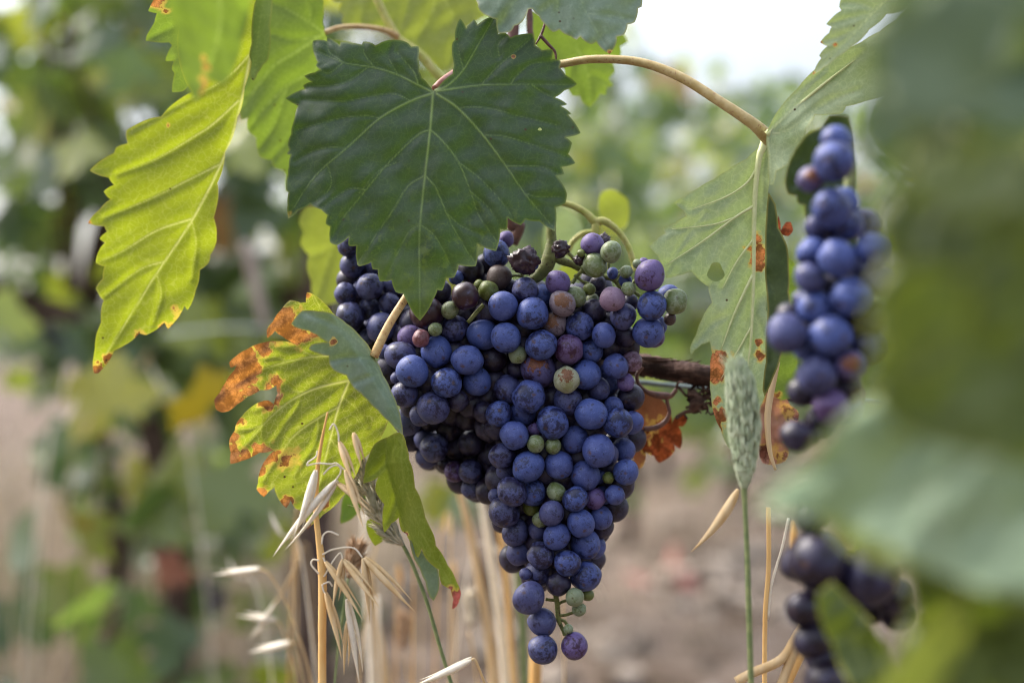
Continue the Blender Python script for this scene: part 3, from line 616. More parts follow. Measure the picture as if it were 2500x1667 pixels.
v1 = [V(z3, [(1075,530),(1058,745),(1028,1010),(1000,1290),(995,1450),(998,1640),(1000,1830)], 3.0, 1.2),
 V(z3, [(1065,540),(945,582),(770,680),(580,850),(400,1010),(250,1230)], 2.8, 1.0), V(z3, [(1062,525),(985,487),(870,430),(740,390),(560,360),(400,290)], 2.5, .9),
 V(z3, [(988,480),(960,410),(870,305)], 1.8, .9), V(z3, [(1095,540),(1215,620),(1355,770),(1490,950),(1600,1110),(1700,1230),(1760,1300)], 2.8, 1.0),
 V(z3, [(1095,525),(1200,508),(1350,490),(1520,485),(1890,486)], 2.6, 1.0), V(z3, [(1090,520),(1160,490),(1250,400),(1340,250),(1425,100)], 2.6, .9)]
for ln in ([(1057,745),(980,782),(820,935),(690,1090),(560,1250),(490,1370)], [(1060,745),(1130,812),(1220,930),(1290,1100),(1340,1240),(1450,1400)], [(1026,1010),(930,1070),(850,1200),(760,1330),(650,1500)], [(1030,1010),(1090,1080),(1150,1220),(1230,1380),(1310,1500)]):
    v1.append(V(z3, ln, 1.9, .9))
for ln in ([(1000,1290),(930,1340),(860,1480),(800,1600)], [(1002,1290),(1080,1350),(1130,1430),(1190,1560)], [(945,580),(870,545),(780,542),(560,582),(320,572)], [(770,680),(680,665),(520,685),(300,745)], [(580,850),(480,848),(380,870),(280,930)], [(690,1090),(600,1082),(520,1130),(440,1190)], [(470,950),(492,1040),(470,1100),(400,1160)],
  [(1220,622),(1320,615),(1440,632),(1560,665),(1790,720)], [(1365,775),(1480,782),(1640,830),(1850,900)], [(1500,955),(1600,952),(1700,960),(1790,995)], [(1350,490),(1440,390),(1560,290),(1640,220)], [(1520,485),(1560,430),(1640,370),(1780,350)], [(1250,400),(1232,340),(1215,250)], [(1455,330),(1450,260),(1500,200)], [(1220,930),(1360,1040),(1500,1200),(1540,1290)], [(1600,1110),(1680,1130),(1800,1130)], [(860,935),(760,985),(640,1120)],
  [(560,360),(480,300),(470,230)], [(740,390),(680,310),(680,250)], [(870,430),(820,330),(830,240)], [(400,290),(390,260),(392,240)], [(560,360),(480,420),(420,400)], [(700,388),(560,480),(340,500)], [(1640,487),(1720,540),(1830,590)], [(1150,1220),(1240,1300),(1370,1350)], [(1290,1100),(1400,1200),(1480,1330)]):
    v1.append(V(z3, ln, 1.25, .7))
dmain = plane(1020, 330, .627, -.03, -.03, .8, .3)
me = leaf_mesh('blade', o1, dmain, 3.3, v1, [(1185, 617, 6, .9), (640, 600, 6, .0), (1253, 139, 5, .8), (700, 530, 10, .5)], .05, .0007, .0032, 3, (430, 780), holes=[(1318, 316, 5, 3.5)])
leaf('large dark green grape leaf in sharp focus above the big bunch', M['main'], [('blade', me, None)], ([P(1062, 218, .631), P(1085, 195, .637), P(1130, 165, .67), P(1180, 140, .70)], [.0018, .0017, .0016, .0016]), stem_mat=M['petiole_red'])

# long yellow-green leaf on the left
o2 = zF([(440,212),(370,268),(290,300),(293,330),(266,340),(262,352),(206,392),(250,408),(262,425),(238,440),(254,458),(228,482),(202,512),(240,520),(246,532),(229,548),(241,558),(226,578),(220,604),(240,612),(236,640),(220,662),(238,690),(232,740),(218,800),(216,857),(226,857),(262,805),(320,765),(336,769),(378,740),(386,755),(424,702),(431,712),(450,665),(459,620),(480,602),(483,585),(497,555),(491,500),(500,420),(517,350),(545,270),(562,200),(578,120),(590,50),(600,-30),(440,-30),(410,60),(412,150)])
v2 = [V(zF, [(602,-20),(577,120),(546,268),(510,372),(442,505),(360,628),(290,740),(225,845)], 3.6, 1.2), V(zF, [(548,232),(490,285),(440,318),(360,365),(270,400)], 2.4, 1), V(zF, [(505,378),(440,410),(350,455),(240,500)], 2.2, 1), V(zF, [(440,503),(360,530),(280,578),(230,600)], 2.2, 1), V(zF, [(380,600),(320,620),(240,680)], 1.8, .9), V(zF, [(440,505),(450,560),(440,640)], 1.6, .8), V(zF, [(360,628),(370,680),(350,745)], 1.4, .8), V(zF, [(575,125),(520,180),(450,220),(300,300)], 2.0, .9)]
d2 = plane(420, 400, .603, .16, .10, .9, .2)
me = leaf_mesh('blade', o2, d2, 3.8, v2, [(216, 545, 10, .8), (430, 765, 12, .55), (235, 905, 18, .8), (340, 820, 16, .7), (405, 800, 14, .6), (270, 870, 14, .7), (410, 305, 4, .5)], .06, .0010, .004, 11)
o2b = zF([(596,-30),(578,100),(574,178),(583,187),(592,168),(604,150),(616,138),(620,60),(622,-30)])
me2 = leaf_mesh('folded_half', o2b, plane(640, 80, .600, -.9, .1), 5.5, [V(zF, [(612,-30),(596,60),(584,180)], 1.5, 1)], (), .05, .0005, .001, 12)
leaf('long yellow green backlit leaf hanging at the left with toothed edge', M['backlit'], [('blade', me, None), ('folded_half', me2, M['underg'])])

# blurred leaf in front of it at the top
o3 = zF([(385,-60),(403,60),(412,150),(430,200),(452,232),(470,205),(482,182),(512,194),(540,150),(556,90),(575,0),(590,-60)])
me = leaf_mesh('grape_leaf', o3, plane(520, 60, .50, .25, .1, 2), 7, [V(zF, [(500,-50),(505,60),(470,190)], 4, 2)], [(498, 140, 7, .5), (502, 165, 9, .6), (497, 190, 12, .8), (503, 210, 9, .8), (492, 225, 7, .7)], .06, .0008, .003, 13)
c = recenter(me); tag(link('grape_leaf', me, M['underg'], None, c), 'blurred green leaf with orange brown spots at the top edge near the yellow green leaf', 'leaf')

# small grey-green toothed edge
o4 = zQ([(905,-30),(850,65),(900,78),(888,125),(835,235),(970,245),(988,262),(965,300),(950,350),(1000,350),(985,400),(1002,422),(988,530),(1050,525),(1090,480),(1160,300),(1180,0),(1180,-30)])
me = leaf_mesh('grape_leaf', o4, plane(420, 100, .655, .3, .0), 5, [V(zQ, [(1000,150),(900,200),(840,234)], 1.3, .8), V(zQ, [(1080,300),(1000,340),(955,350)], 1.2, .8)], [(388, 5, 22, .75)], .04, .0008, .002, 14)
c = recenter(me); tag(link('grape_leaf', me, M['underg'], None, c), 'narrow grey green toothed leaf edge with rusty top corner', 'leaf')

# leaf behind between the yellow one and the main one
o5 = zQ([(1480,-40),(1440,300),(1370,560),(1388,690),(1422,678),(1418,745),(1470,788),(1490,900),(1560,920),(1570,960),(1620,980),(1640,1005),(1640,1100),(1800,1050),(1950,700),(2050,350),(2050,260),(1960,235),(1880,230),(1862,190),(1850,130),(1856,60),(1852,-40)])
v5 = [V(zQ, [(1862,192),(1700,300),(1560,390),(1430,560),(1370,640)], 3.0, 1.2), V(zQ, [(1860,190),(1760,120),(1640,50),(1560,20)], 2.4, 1), V(zQ, [(1860,200),(1700,230),(1560,195)], 2.0, 1), V(zQ, [(1870,215),(1820,390),(1650,490),(1500,640),(1425,745)], 2.6, 1), V(zQ, [(1870,220),(1850,500),(1700,750),(1560,910)], 2.2, 1), V(zQ, [(1780,110),(1780,40),(1740,-20)], 1.6, 1), V(zQ, [(1560,390),(1480,500),(1400,560)], 1.4, .8), V(zQ, [(1650,490),(1580,700),(1490,850)], 1.5, .8)]
me = leaf_mesh('blade', o5, plane(700, 200, .715, -.1, .12, 1), 6, v5, [], .05, .001, .004, 15)
leaf('mid green leaf with pale forked veins behind the large dark leaf', M['underg'], [('blade', me, None)], ([P(792, 80, .714), P(830, 68, .72), P(880, 66, .725), P(935, 74, .73), P(970, 90, .735)], [.0012, .0013, .0014, .0016, .002]), stem_mat=M['petiole_tan'])

# yellow green leaf at the top centre
o6 = z3([(470,-60),(500,12),(548,18),(530,62),(562,90),(552,130),(590,150),(700,165),(830,200),(890,230),(1000,330),(1080,362),(1150,412),(1190,390),(1205,230),(1250,160),(1345,112),(1378,92),(1345,60),(1325,0),(1325,-60)])
v6 = [V(z3, [(1080,-60),(1075,60),(1000,200),(985,300)], 2.2, 1), V(z3, [(1090,-60),(1180,60),(1190,200),(1170,380)], 1.8, 1), V(z3, [(660,-40),(662,140)], 1.8, 1), V(z3, [(950,-60),(920,80),(880,200)], 1.5, .8)]
me = leaf_mesh('grape_leaf', o6, plane(1000, 60, .76, .0, -.2, 1), 6, v6, [], .06, .001, .004, 16)
c = recenter(me); tag(link('grape_leaf', me, M['soft'], None, c), 'sunlit yellow green leaf at the top directly behind the large dark leaf', 'leaf')

# grey-green leaf at the top right of the main leaf
o7 = z3([(1305,-60),(1330,20),(1343,62),(1400,100),(1440,112),(1450,192),(1522,182),(1542,150),(1582,132),(1622,55),(1642,52),(1682,92),(1728,152),(1762,186),(1800,172),(1868,212),(1900,230),(1920,212),(1980,256),(2012,242),(2088,312),(2122,262),(2130,212),(2172,200),(2192,142),(2232,130),(2252,50),(2272,42),(2265,-60)])
v7 = [V(z3, [(1800,-50),(1790,60),(1830,180)], 1.8, 1), V(z3, [(1900,-50),(1960,80),(2085,300)], 2.2, 1), V(z3, [(1850,-50),(1700,60),(1650,50)], 1.5, 1), V(z3, [(1960,80),(2080,90),(2230,120)], 1.5, .9), V(z3, [(1600,-50),(1500,60),(1470,180)], 2, 1)]
me = leaf_mesh('grape_leaf', o7, plane(1350, 40, .625, .05, -.25, 1), 5.5, v7, [(1490, 128, 6, .6)], .07, .001, .004, 17, (60, 160))
c = recenter(me); tag(link('grape_leaf', me, M['fold'], None, c), 'grey green leaf with broad teeth at the top beside the white sky', 'leaf')
o8 = z3([(1640,60),(1700,100),(1760,120),(2000,150),(2165,195),(2192,242),(2150,268),(2156,312),(2110,370),(2122,410),(2080,452),(2112,490),(2070,505),(2066,547),(2035,540),(1975,615),(1930,590),(1915,552),(1870,550),(1850,520),(1830,400),(1650,250)])
v8 = [V(z3, [(1840,150),(1920,310),(1965,450),(1985,600)], 2.2, 1), V(z3, [(1920,310),(2010,330),(2110,370)], 1.4, .8), V(z3, [(1960,430),(2020,440),(2100,485)], 1.4, .8), V(z3, [(1920,310),(1870,380),(1850,480)], 1.4, .8)]
me = leaf_mesh('grape_leaf', o8, plane(1420, 150, .735, .1, .1, 1), 6, v8, [], .06, .001, .003, 18)
c = recenter(me); tag(link('grape_leaf', me, M['underg'], None, c), 'dull green leaf tip hanging behind the arching stalk and grey green leaf', 'leaf')
# pale yellow leaf below the main leaf's left edge
o9 = z1([(240,10),(110,15),(72,92),(100,160),(80,222),(130,290),(118,350),(142,440),(148,520),(200,575),(285,560),(420,450),(480,250),(380,80)])
me = leaf_mesh('grape_leaf', o9, plane(800, 600, .80, .1, .1, 1), 6, [V(z1, [(330,60),(260,250),(180,520)], 2.2, 1), V(z1, [(260,250),(180,280),(130,290)], 1.5, 1)], [], .06, .001, .003, 19)
c = recenter(me); tag(link('grape_leaf', me, M['soft'], None, c), 'soft yellow green leaf showing below the left side of the large dark leaf', 'leaf')

# burnt leaf at the lower left, with folded half and curled lobe
oA = z7([(1290,260),(1230,190),(1160,130),(1095,105),(1088,182),(1050,186),(965,165),(905,230),(835,330),(790,385),(792,455),(850,402),(905,440),(970,482),(1050,496),(1085,455),(1165,440),(1190,470),(1150,470),(1060,490),(960,486),(860,480),(760,490),(640,540),(545,600),(500,642),(512,682),(560,662),(540,700),(470,800),(430,872),(386,930),(400,1000),(440,1022),(492,1015),(560,962),(640,902),(740,852),(800,850),(862,815),(872,880),(842,962),(800,932),(742,942),(660,990),(600,1050),(552,1120),(545,1160),(500,1240),(512,1330),(510,1417),(600,1392),(730,1332),(850,1312),(790,1372),(740,1460),(722,1560)])
oA += z8([(350,262),(400,312),(430,276),(470,240),(482,292),(510,342),(550,386),(580,332),(612,390),(650,402),(682,470),(690,532),(722,500),(800,430),(920,322),(1000,200),(1060,60)])
oA += z7([(1620,1280),(1720,1080),(1640,860),(1500,600),(1400,400)])
vA = [V(z7, [(1415,780),(1200,830),(1050,890),(910,980),(760,1120),(600,1300)], 3.0, 1.1), V(z7, [(1417,785),(1340,980),(1280,1200),(1230,1400),(1180,1600),(1120,1750)], 3.0, 1.1), V(z7, [(1340,980),(1180,1070),(1000,1200),(850,1400),(760,1540)], 2.3, .9), V(z7, [(1300,590),(1140,600),(930,640),(700,720),(560,800)], 2.4, .9), V(z7, [(1280,1230),(1350,1330),(1420,1450)], 1.5, .8), V(z7, [(1140,595),(1020,530),(880,520)], 1.5, .8), V(z7, [(1050,890),(960,830),(880,740)], 1.3, .8), V(z7, [(910,980),(800,970),(700,1010)], 1.4, .8), V(z7, [(760,1120),(660,1150),(560,1150)], 1.2, .8), V(z7, [(1050,890),(1000,1010),(840,1240)], 1.1, .7), V(z7, [(1180,1070),(1160,1250),(1000,1500)], 1.2, .7), V(z7, [(1360,900),(1480,1000),(1560,1130)], 1.5, .8), V(z7, [(1150,130),(1200,220),(1290,300)], 1.2, .8), V(z7, [(930,640),(860,600),(780,610)], 1.1, .8)]
bA = z7([(830,400,20),(900,360,32),(950,290,22),(990,420,30),(1060,440,22),(1140,430,12),(800,430,20),(560,640,26),(640,590,22),(740,515,20),(540,760,36),(600,720,28),(660,700,22),(500,880,36),(430,960,38),(560,900,22),(640,860,14),(700,850,12),(470,1000,25),(1100,130,10),(840,880,22),(870,780,14),(780,930,20),(560,1090,13),(520,1220,17),(520,1340,22),(530,1390,22),(620,1360,16),(720,1330,16),(800,1330,18),(780,1400,14),(740,1480,12),(960,1400,20,.45),(1000,1340,15,.4)])
bA += z8([(390,285,14),(540,370,14),(560,345,12),(690,520,10),(810,360,16)])
def dA(x, y):
    u, w = (x - 850) / FPX * .65, (y - 960) / FPX * .65
    return .648 + .06 * u - .03 * w + .8 * u * u + (-.010 if x < 640 else 0) * min(1, (640 - x) / 90 if x < 640 else 0)
meA = leaf_mesh('blade', oA, dA, 3.3, vA, bA, .05, .0011, .0034, 21)
oB = z7([(975,345),(1060,245),(1180,250),(1290,268),(1400,345),(1500,435),(1580,535),(1622,622),(1680,740),(1740,860),(1790,980),(1820,1100),(1830,1195),(1790,1160),(1720,1090),(1640,1010),(1560,930),(1510,880),(1450,830),(1400,740),(1300,700),(1270,660),(1262,592),(1180,572),(1108,540),(1130,505),(1200,490),(1255,488),(1170,430),(1110,400),(1000,368)])
vB = [V(z7, [(1600,615),(1645,730),(1740,940),(1820,1160)], 2.2, 1), V(z7, [(1600,610),(1500,485),(1300,345),(1080,260)], 1.8, .9), V(z7, [(1645,730),(1560,760),(1450,800)], 1.2, .8), V(z7, [(1600,615),(1420,600),(1280,630)], 1.4, .8)]
def dB(x, y):
    t = ((x - 880) * .84 + (y - 880) * -.54) / 100.0
    return .634 - .010 * max(-1.2, min(1.2, -t)) - .012 * (1 - min(1, abs(t)))
meB = leaf_mesh('folded_half', oB, dB, 4.2, vB, [z7([(1290,488)])[0] + (8, .8)], .04, .0009, .0016, 22)
oC = z8([(1330,-130),(1230,-90),(1150,-50),(1110,30),(1080,150),(1070,222),(1172,178),(1150,262),(1212,362),(1200,470),(1212,552),(1260,490),(1310,450),(1330,540),(1362,562),(1380,602),(1420,702),(1440,722),(1465,662),(1500,732),(1578,800),(1600,900),(1660,932),(1680,1000),(1672,1068),(1700,1050),(1730,962),(1700,882),(1640,772),(1560,640),(1490,450),(1420,250),(1380,60),(1360,-40)])
vC = [V(z8, [(1340,-100),(1330,100),(1400,400),(1510,640),(1650,880)], 1.6, .8), V(z8, [(1300,-40),(1200,100),(1120,170)], 1.3, .8), V(z8, [(1345,180),(1290,320),(1230,480)], 1.3, .8)]
bC = z8([(1690,1040,22),(1700,980,16),(1660,940,8,.7),(1350,562,6,.7)])
def dC(x, y):
    t = (x - (1010 + max(0, y - 1130) * .28)) / 45.0
    return .627 + .008 * t * t if t > -1.5 else .645
meC = leaf_mesh('curled_lobe', oC, dC, 4.2, vC, bC, .05, .0007, .001, 23)
oD = z8([(1385,600),(1400,690),(1450,790),(1490,880),(1520,990),(1545,1012),(1582,930),(1575,800),(1500,735),(1440,640)])
meD = leaf_mesh('lobe_inside', oD, plane(1030, 1400, .640, .2, .0), 5, [], [], .04, .0005, .001, 24)
oE = z8([(1095,470),(1090,520),(1120,600),(1150,642),(1210,600),(1250,560),(1200,430)])
meE = leaf_mesh('small_lobe', oE, plane(910, 1300, .668), 5, [], [], .05, .0005, .001, 25)
oE2 = z8([(1290,700),(1300,725),(1330,745),(1322,800),(1345,745),(1375,700),(1330,640)])
leaf('yellow green leaf with scorched brown edges and one half folded over at the lower left', M['burnt'],
     [('blade', meA, None), ('folded_half', meB, M['fold']), ('curled_lobe', meC, M['lobe']), ('lobe_inside', meD, M['fold']), ('small_lobe', meE, M['lobe'])],
     ([P(*z7([(1606, 600)])[0], .629), P(*z7([(1720, 360)])[0], .630), P(*z7([(1850, 150)])[0], .635), P(*z7([(1930, 20)])[0], .645), P(1030, 640, .66)], [.0021, .0019, .0018, .0018, .0018]), stem_mat=M['petiole_tan'])
# dark leaf tip behind it
oF = z8([(930,330),(920,400),(917,492),(980,470),(1050,400),(1100,300),(1060,200),(980,250)])
me = leaf_mesh('grape_leaf', oF, plane(860, 1230, .70), 5, [], [], .04, .0005, .002, 26)
c = recenter(me); tag(link('grape_leaf', me, M['mid'], None, c), 'small dark green leaf tip between the scorched leaf and the curled lobe', 'leaf')

# pale leaf seen from below on the right
oU = z4([(880,745),(950,620),(1050,510),(1150,400),(1300,310),(1420,240),(1520,180),(1610,115),(1720,20),(1800,60),(1700,400),(1560,540),(1440,582),(1330,612),(1310,650),(1240,658),(1150,660),(1102,740),(1090,790),(1060,832),(1012,890),(1000,940),(930,982),(912,1062),(892,1062),(882,900),(872,790)])
vU = [V(z4, [(880,765),(1000,650),(1200,480),(1430,300)], 3, 1.4), V(z4, [(880,775),(1010,740),(1200,600),(1400,520)], 2.2, 1), V(z4, [(878,790),(890,900),(900,1050)], 2.6, 1.4), V(z4, [(950,690),(1050,540),(1200,400)], 1.6, 1)]
def dU(x, y): return .625 - .35 * max(0, (x - 1875)) / FPX * .6
meU = leaf_mesh('upper_wing', oU, dU, 5.0, vU, [], .03, .001, .003, 31)
oL = z4([(872,785),(830,850),(760,912),(650,980),(570,1030),(480,1080),(400,1132),(342,1165),(400,1212),(412,1242),(350,1280),(280,1308),(292,1340),(200,1412)])
oL += z5([(200,240),(250,292),(290,372),(300,420),(340,412),(440,380),(540,470),(560,560),(500,660),(470,742),(432,830),(440,862),(462,832),(500,800),(545,785),(552,802),(562,850),(550,1000),(556,1100),(572,1200),(612,1290),(630,1342),(660,1400),(760,1300),(840,1150),(870,1080),(905,1000),(930,900),(870,600),(862,300),(868,100),(880,-60)])
oL += z4([(885,1000),(880,850)])
vL = [V(z4, [(872,790),(832,900),(812,1050),(802,1250),(800,1500),(795,1700)], 3.4, 2.6), V(z5, [(797,400),(785,750),(760,960),(720,1250)], 2.8, 1.2), V(z4, [(820,960),(760,1050),(640,1130),(450,1200),(360,1170)], 2.2, 1), V(z4, [(806,1180),(690,1250),(500,1390),(260,1540)], 2.2, 1), V(z5, [(797,200),(700,330),(620,480)], 1.8, .9), V(z5, [(795,400),(690,620),(612,830)], 2.2, 1), V(z5, [(785,700),(700,850),(610,1000)], 1.5, .9), V(z5, [(690,620),(560,680),(470,790)], 1.4, .8), V(z4, [(690,1250),(560,1290),(300,1320)], 1.3, .8), V(z5, [(520,40),(400,200),(300,380)], 1.3, .8), V(z5, [(790,600),(840,700),(865,800)], 1.2, .8), V(z5, [(770,900),(830,850),(862,820)], 1.2, .8), V(z4, [(860,820),(850,1000),(850,1200)], 1.4, .8)]
bL = z5([(815,200,14),(820,290,22),(825,335,16),(600,930,26),(590,980,22),(612,870,16),(635,920,14),(825,860,9),(840,870,9),(830,790,6),(570,1210,14),(600,1220,16),(580,1260,14),(580,1130,9)])
def dL(x, y): return .655 + .12 * (x - 1870) / FPX * .65 + .0 * y + .6 * ((x - 1800) / FPX * .65) ** 2
meL = leaf_mesh('lower_wing', oL, dL, 4.6, vL, bL, .04, .0011, .0032, 32, holes=[z5([(582, 385)])[0] + (20, 24)])
oS = z5([(885,-70),(925,0),(940,130),(990,230),(1000,300),(1000,500),(1012,600),(985,740),(950,890),(905,1010),(862,1100),(850,1060),(870,900),(880,600),(868,300),(872,60)])
meS = leaf_mesh('folded_edge', oS, plane(1900, 700, .628, -.5, .0), 5, [V(z5, [(880,400),(930,600),(900,900)], 1.2, .8)], [], .02, .0005, .001, 33)
oS2 = z5([(1000,300),(1045,352),(1046,460),(1030,640),(1050,900),(1040,1100),(960,1120),(900,1090),(940,900),(1005,600)])
meS2 = leaf_mesh('rear_edge', oS2, plane(1930, 700, .668), 5, [], z5([(880,1100,20)]), .03, .0005, .002, 34)
pale = leaf('large pale leaf seen from below on an arching stalk at the right', M['under'], [('upper_wing', meU, None), ('lower_wing', meL, None), ('folded_edge', meS, M['strip']), ('rear_edge', meS2, M['underg'])],
     ([P(1290, 170, .665), P(1370, 157, .66), P(1450, 145, .652), P(1560, 152, .645), P(1660, 188, .638), P(1760, 250, .632), P(1835, 300, .629), P(1868, 330, .632), P(1874, 345, .640)], [.0022, .0019, .0019, .0020, .0022, .0023, .0026, .0031, .0022]), stem_mat=M['petiole_arch'])
rib = lambda ln, r, off: (lambda q: m.tube([P(x, y, off(x, y)) for x, y in q], r, 8, 8))(ln)
m = MB(); rib(z4([(876,778),(850,850),(832,900),(812,1050),(802,1250),(800,1500),(797,1650)]) + z5([(785,750),(762,950)]), [.0022, .0017, .0015, .0013, .0011, .0009, .0008, .0006, .0003], lambda x, y: dL(x, y) - .0012); m.build('rib', M['rib'], pale)
m = MB()
for ln, w in ((z4([(820,960),(760,1050),(640,1130),(450,1200)]), .0007), (z4([(806,1180),(690,1250),(500,1390),(300,1520)]), .0008), (z5([(795,400),(690,620),(612,830)]), .0008), (z5([(785,700),(700,850),(610,1000)]), .0005), (z5([(797,200),(700,330),(620,480)]), .0006), (z4([(690,1250),(560,1290),(330,1315)]), .0005)):
    rib(ln, [w * (1 - .8 * k / (len(ln) - 1)) for k in range(len(ln))], lambda x, y: dL(x, y) - .0010)
m.build('side_ribs', M['rib'], pale)
m = MB(); rib(z4([(878,775),(1000,655),(1200,485),(1400,330)]), [.0019, .0010, .0006, .0001], lambda x, y: dU(x, y) - .0004); m.build('rib', M['rib'], pale)

o12 = z4([(1315,-40),(1290,40),(1302,62),(1215,140),(1247,155),(1232,190),(1180,245),(1222,266),(1175,320),(1187,336),(1150,400),(1135,432),(1200,390),(1280,330),(1360,270),(1440,200),(1462,170),(1560,80),(1650,60),(1720,-40)])
v12 = [V(z4, [(1600,-40),(1480,80),(1330,240),(1150,410)], 2.2, 1), V(z4, [(1480,80),(1380,100),(1230,140)], 1.4, .8), V(z4, [(1400,170),(1300,210),(1190,245)], 1.4, .8), V(z4, [(1500,60),(1400,20),(1310,20)], 1.3, .8), V(z4, [(1320,250),(1260,290),(1185,325)], 1.2, .8)]
me = leaf_mesh('grape_leaf', o12, plane(2080, 80, .60, -.35, 0), 5, v12, [(2039, 109, 6, .9), (1983, 180, 8, .7), (2005, 105, 5, .8)], .05, .0009, .002, 35)
c = recenter(me); tag(link('grape_leaf', me, M['under'], None, c), 'pale toothed leaf tip against the white sky above the large pale leaf', 'leaf')
o13 = Z(1860, 280, K5, [(730,180),(570,260),(500,350),(400,510),(340,640),(310,740),(298,900),(330,1012),(440,1040),(458,1132),(545,1160),(570,1400),(600,1600),(700,2300),(1100,2300),(1200,900),(1100,20),(870,10),(770,150)])
me = leaf_mesh('grape_leaf', o13, plane(1990, 400, .56, -.1, 0), 5, [V(lambda p: Z(1860, 280, K5, p), [(900,100),(700,500),(420,900)], 2, 1)], [], .04, .0008, .003, 36)
c = recenter(me); tag(link('grape_leaf', me, M['strip'], None, c), 'very dark leaf directly behind the blurred blue grape bunch', 'leaf')

# dead leaves
o14 = z5([(60,1080),(180,1060),(300,1150),(330,1260),(350,1215),(400,1195),(420,1225),(395,1270),(365,1270),(385,1310),(378,1400),(340,1370),(350,1410),(255,1480),(225,1440),(180,1420),(165,1500),(140,1515),(100,1400),(40,1300)])
me = leaf_mesh('dead_leaf', o14, plane(1610, 1040, .70, .2, .1, 3), 4.6, [V(z5, [(100,1100),(200,1250),(260,1440)], 1.6, .8)], z5([(400,1230,24),(330,1330,42),(270,1420,34),(360,1290,28)]), .09, .0012, .004, 41)
c = recenter(me); tag(link('dead_leaf', me, M['dead'], None, c), 'brown dead leaf with rust red edge right of the large bunch', 'dead leaf')
o15 = z5([(800,1100),(850,1060),(900,1110),(960,1090),(1010,1150),(1060,1200),(1020,1290),(960,1360),(1000,1400),(980,1470),(850,1480),(840,1330),(800,1200)])
me = leaf_mesh('dead_leaf', o15, plane(1890, 1040, .672, .1, .1, 2), 5, [V(z5, [(830,1080),(900,1250),(930,1460)], 1.5, .8), V(z5, [(900,1250),(960,1180),(1010,1160)], 1.2, .7), V(z5, [(880,1200),(850,1300),(850,1400)], 1.2, .7)], z5([(1000,1180,22,.7),(860,1440,30,.8),(820,1120,16,.8),(980,1440,20,.6)]), .12, .0016, .014, 42)
c = recenter(me); tag(link('dead_leaf', me, M['deadpink'], None, c), 'crumpled pinkish brown dry leaf behind the green seed head', 'dead leaf')
o16 = z5([(940,60),(955,150),(985,100),(1012,100),(1025,150),(1000,180),(955,170),(938,120)])
me = leaf_mesh('dead_leaf', o16, plane(1915, 560, .67), 4, [], [(1915, 560, 60, 1)], .05, .0005, .003, 43)
c = recenter(me); tag(link('dead_leaf', me, M['dead'], None, c), 'tiny dark brown leaf scrap beside the pale leaf near the blurred grapes', 'dead leaf')

# foreground foliage, far out of focus at the right
o21 = zF([(2085,-120),(2050,10),(1990,110),(2005,200),(1965,290),(1995,350),(2090,420),(2120,560),(2330,540),(2560,420),(2620,-120)])
o22 = zF([(2110,250),(2080,400),(2015,500),(2035,600),(1995,720),(2020,800),(1985,880),(2060,980),(2250,1040),(2620,1080),(2620,300),(2300,360)])
o23 = zF([(1735,1155),(1850,1075),(1950,950),(2080,890),(2300,880),(2620,930),(2620,1420),(2350,1370),(2150,1310),(2030,1255),(1940,1205),(1850,1190)])
o24 = zF([(2075,1300),(2180,1290),(2320,1240),(2620,1200),(2620,1820),(1990,1820),(2015,1640),(2060,1480),(2100,1400)])
o25 = z6([(1165,1060),(1250,985),(1335,1080),(1430,1170),(1510,1280),(1575,1400),(1600,1700),(1440,1700),(1250,1340),(1180,1180)])
for ol, dd, mt, lb, sd in ((o21, plane(2300, 200, .305, .1, -.15, 1), 'neartop', 'blurred grey green leaf filling the top right corner in front', 51), (o22, plane(2300, 700, .275, -.15, -.1, 1), 'near', 'blurred dark green leaf at the right edge over the blue grape bunch', 52),
    (o23, plane(2200, 1200, .30, .1, -.6, 1), 'neargrey', 'blurred pale grey green leaf with pointed tip across the lower right', 53), (o24, plane(2300, 1600, .31, .1, -.2, 1), 'near', 'blurred dark green leaf with yellow edge in the bottom right corner', 54), (o25, plane(2090, 1600, .425, .1, .0), 'near', 'narrow blurred green leaf lying over the dark purple grapes', 55)):
    cx, cy = np.array(ol).mean(0)
    me = leaf_mesh('grape_leaf', ol, dd, 9, [([(cx + 250, cy - 150), (cx, cy), (cx - 200, cy + 60)], 6, 3), ([(cx, cy), (cx + 60, cy + 200)], 4, 2)], [], .06, .001, .006, sd)
    c = recenter(me); tag(link('grape_leaf', me, M[mt], None, c), lb, 'leaf')

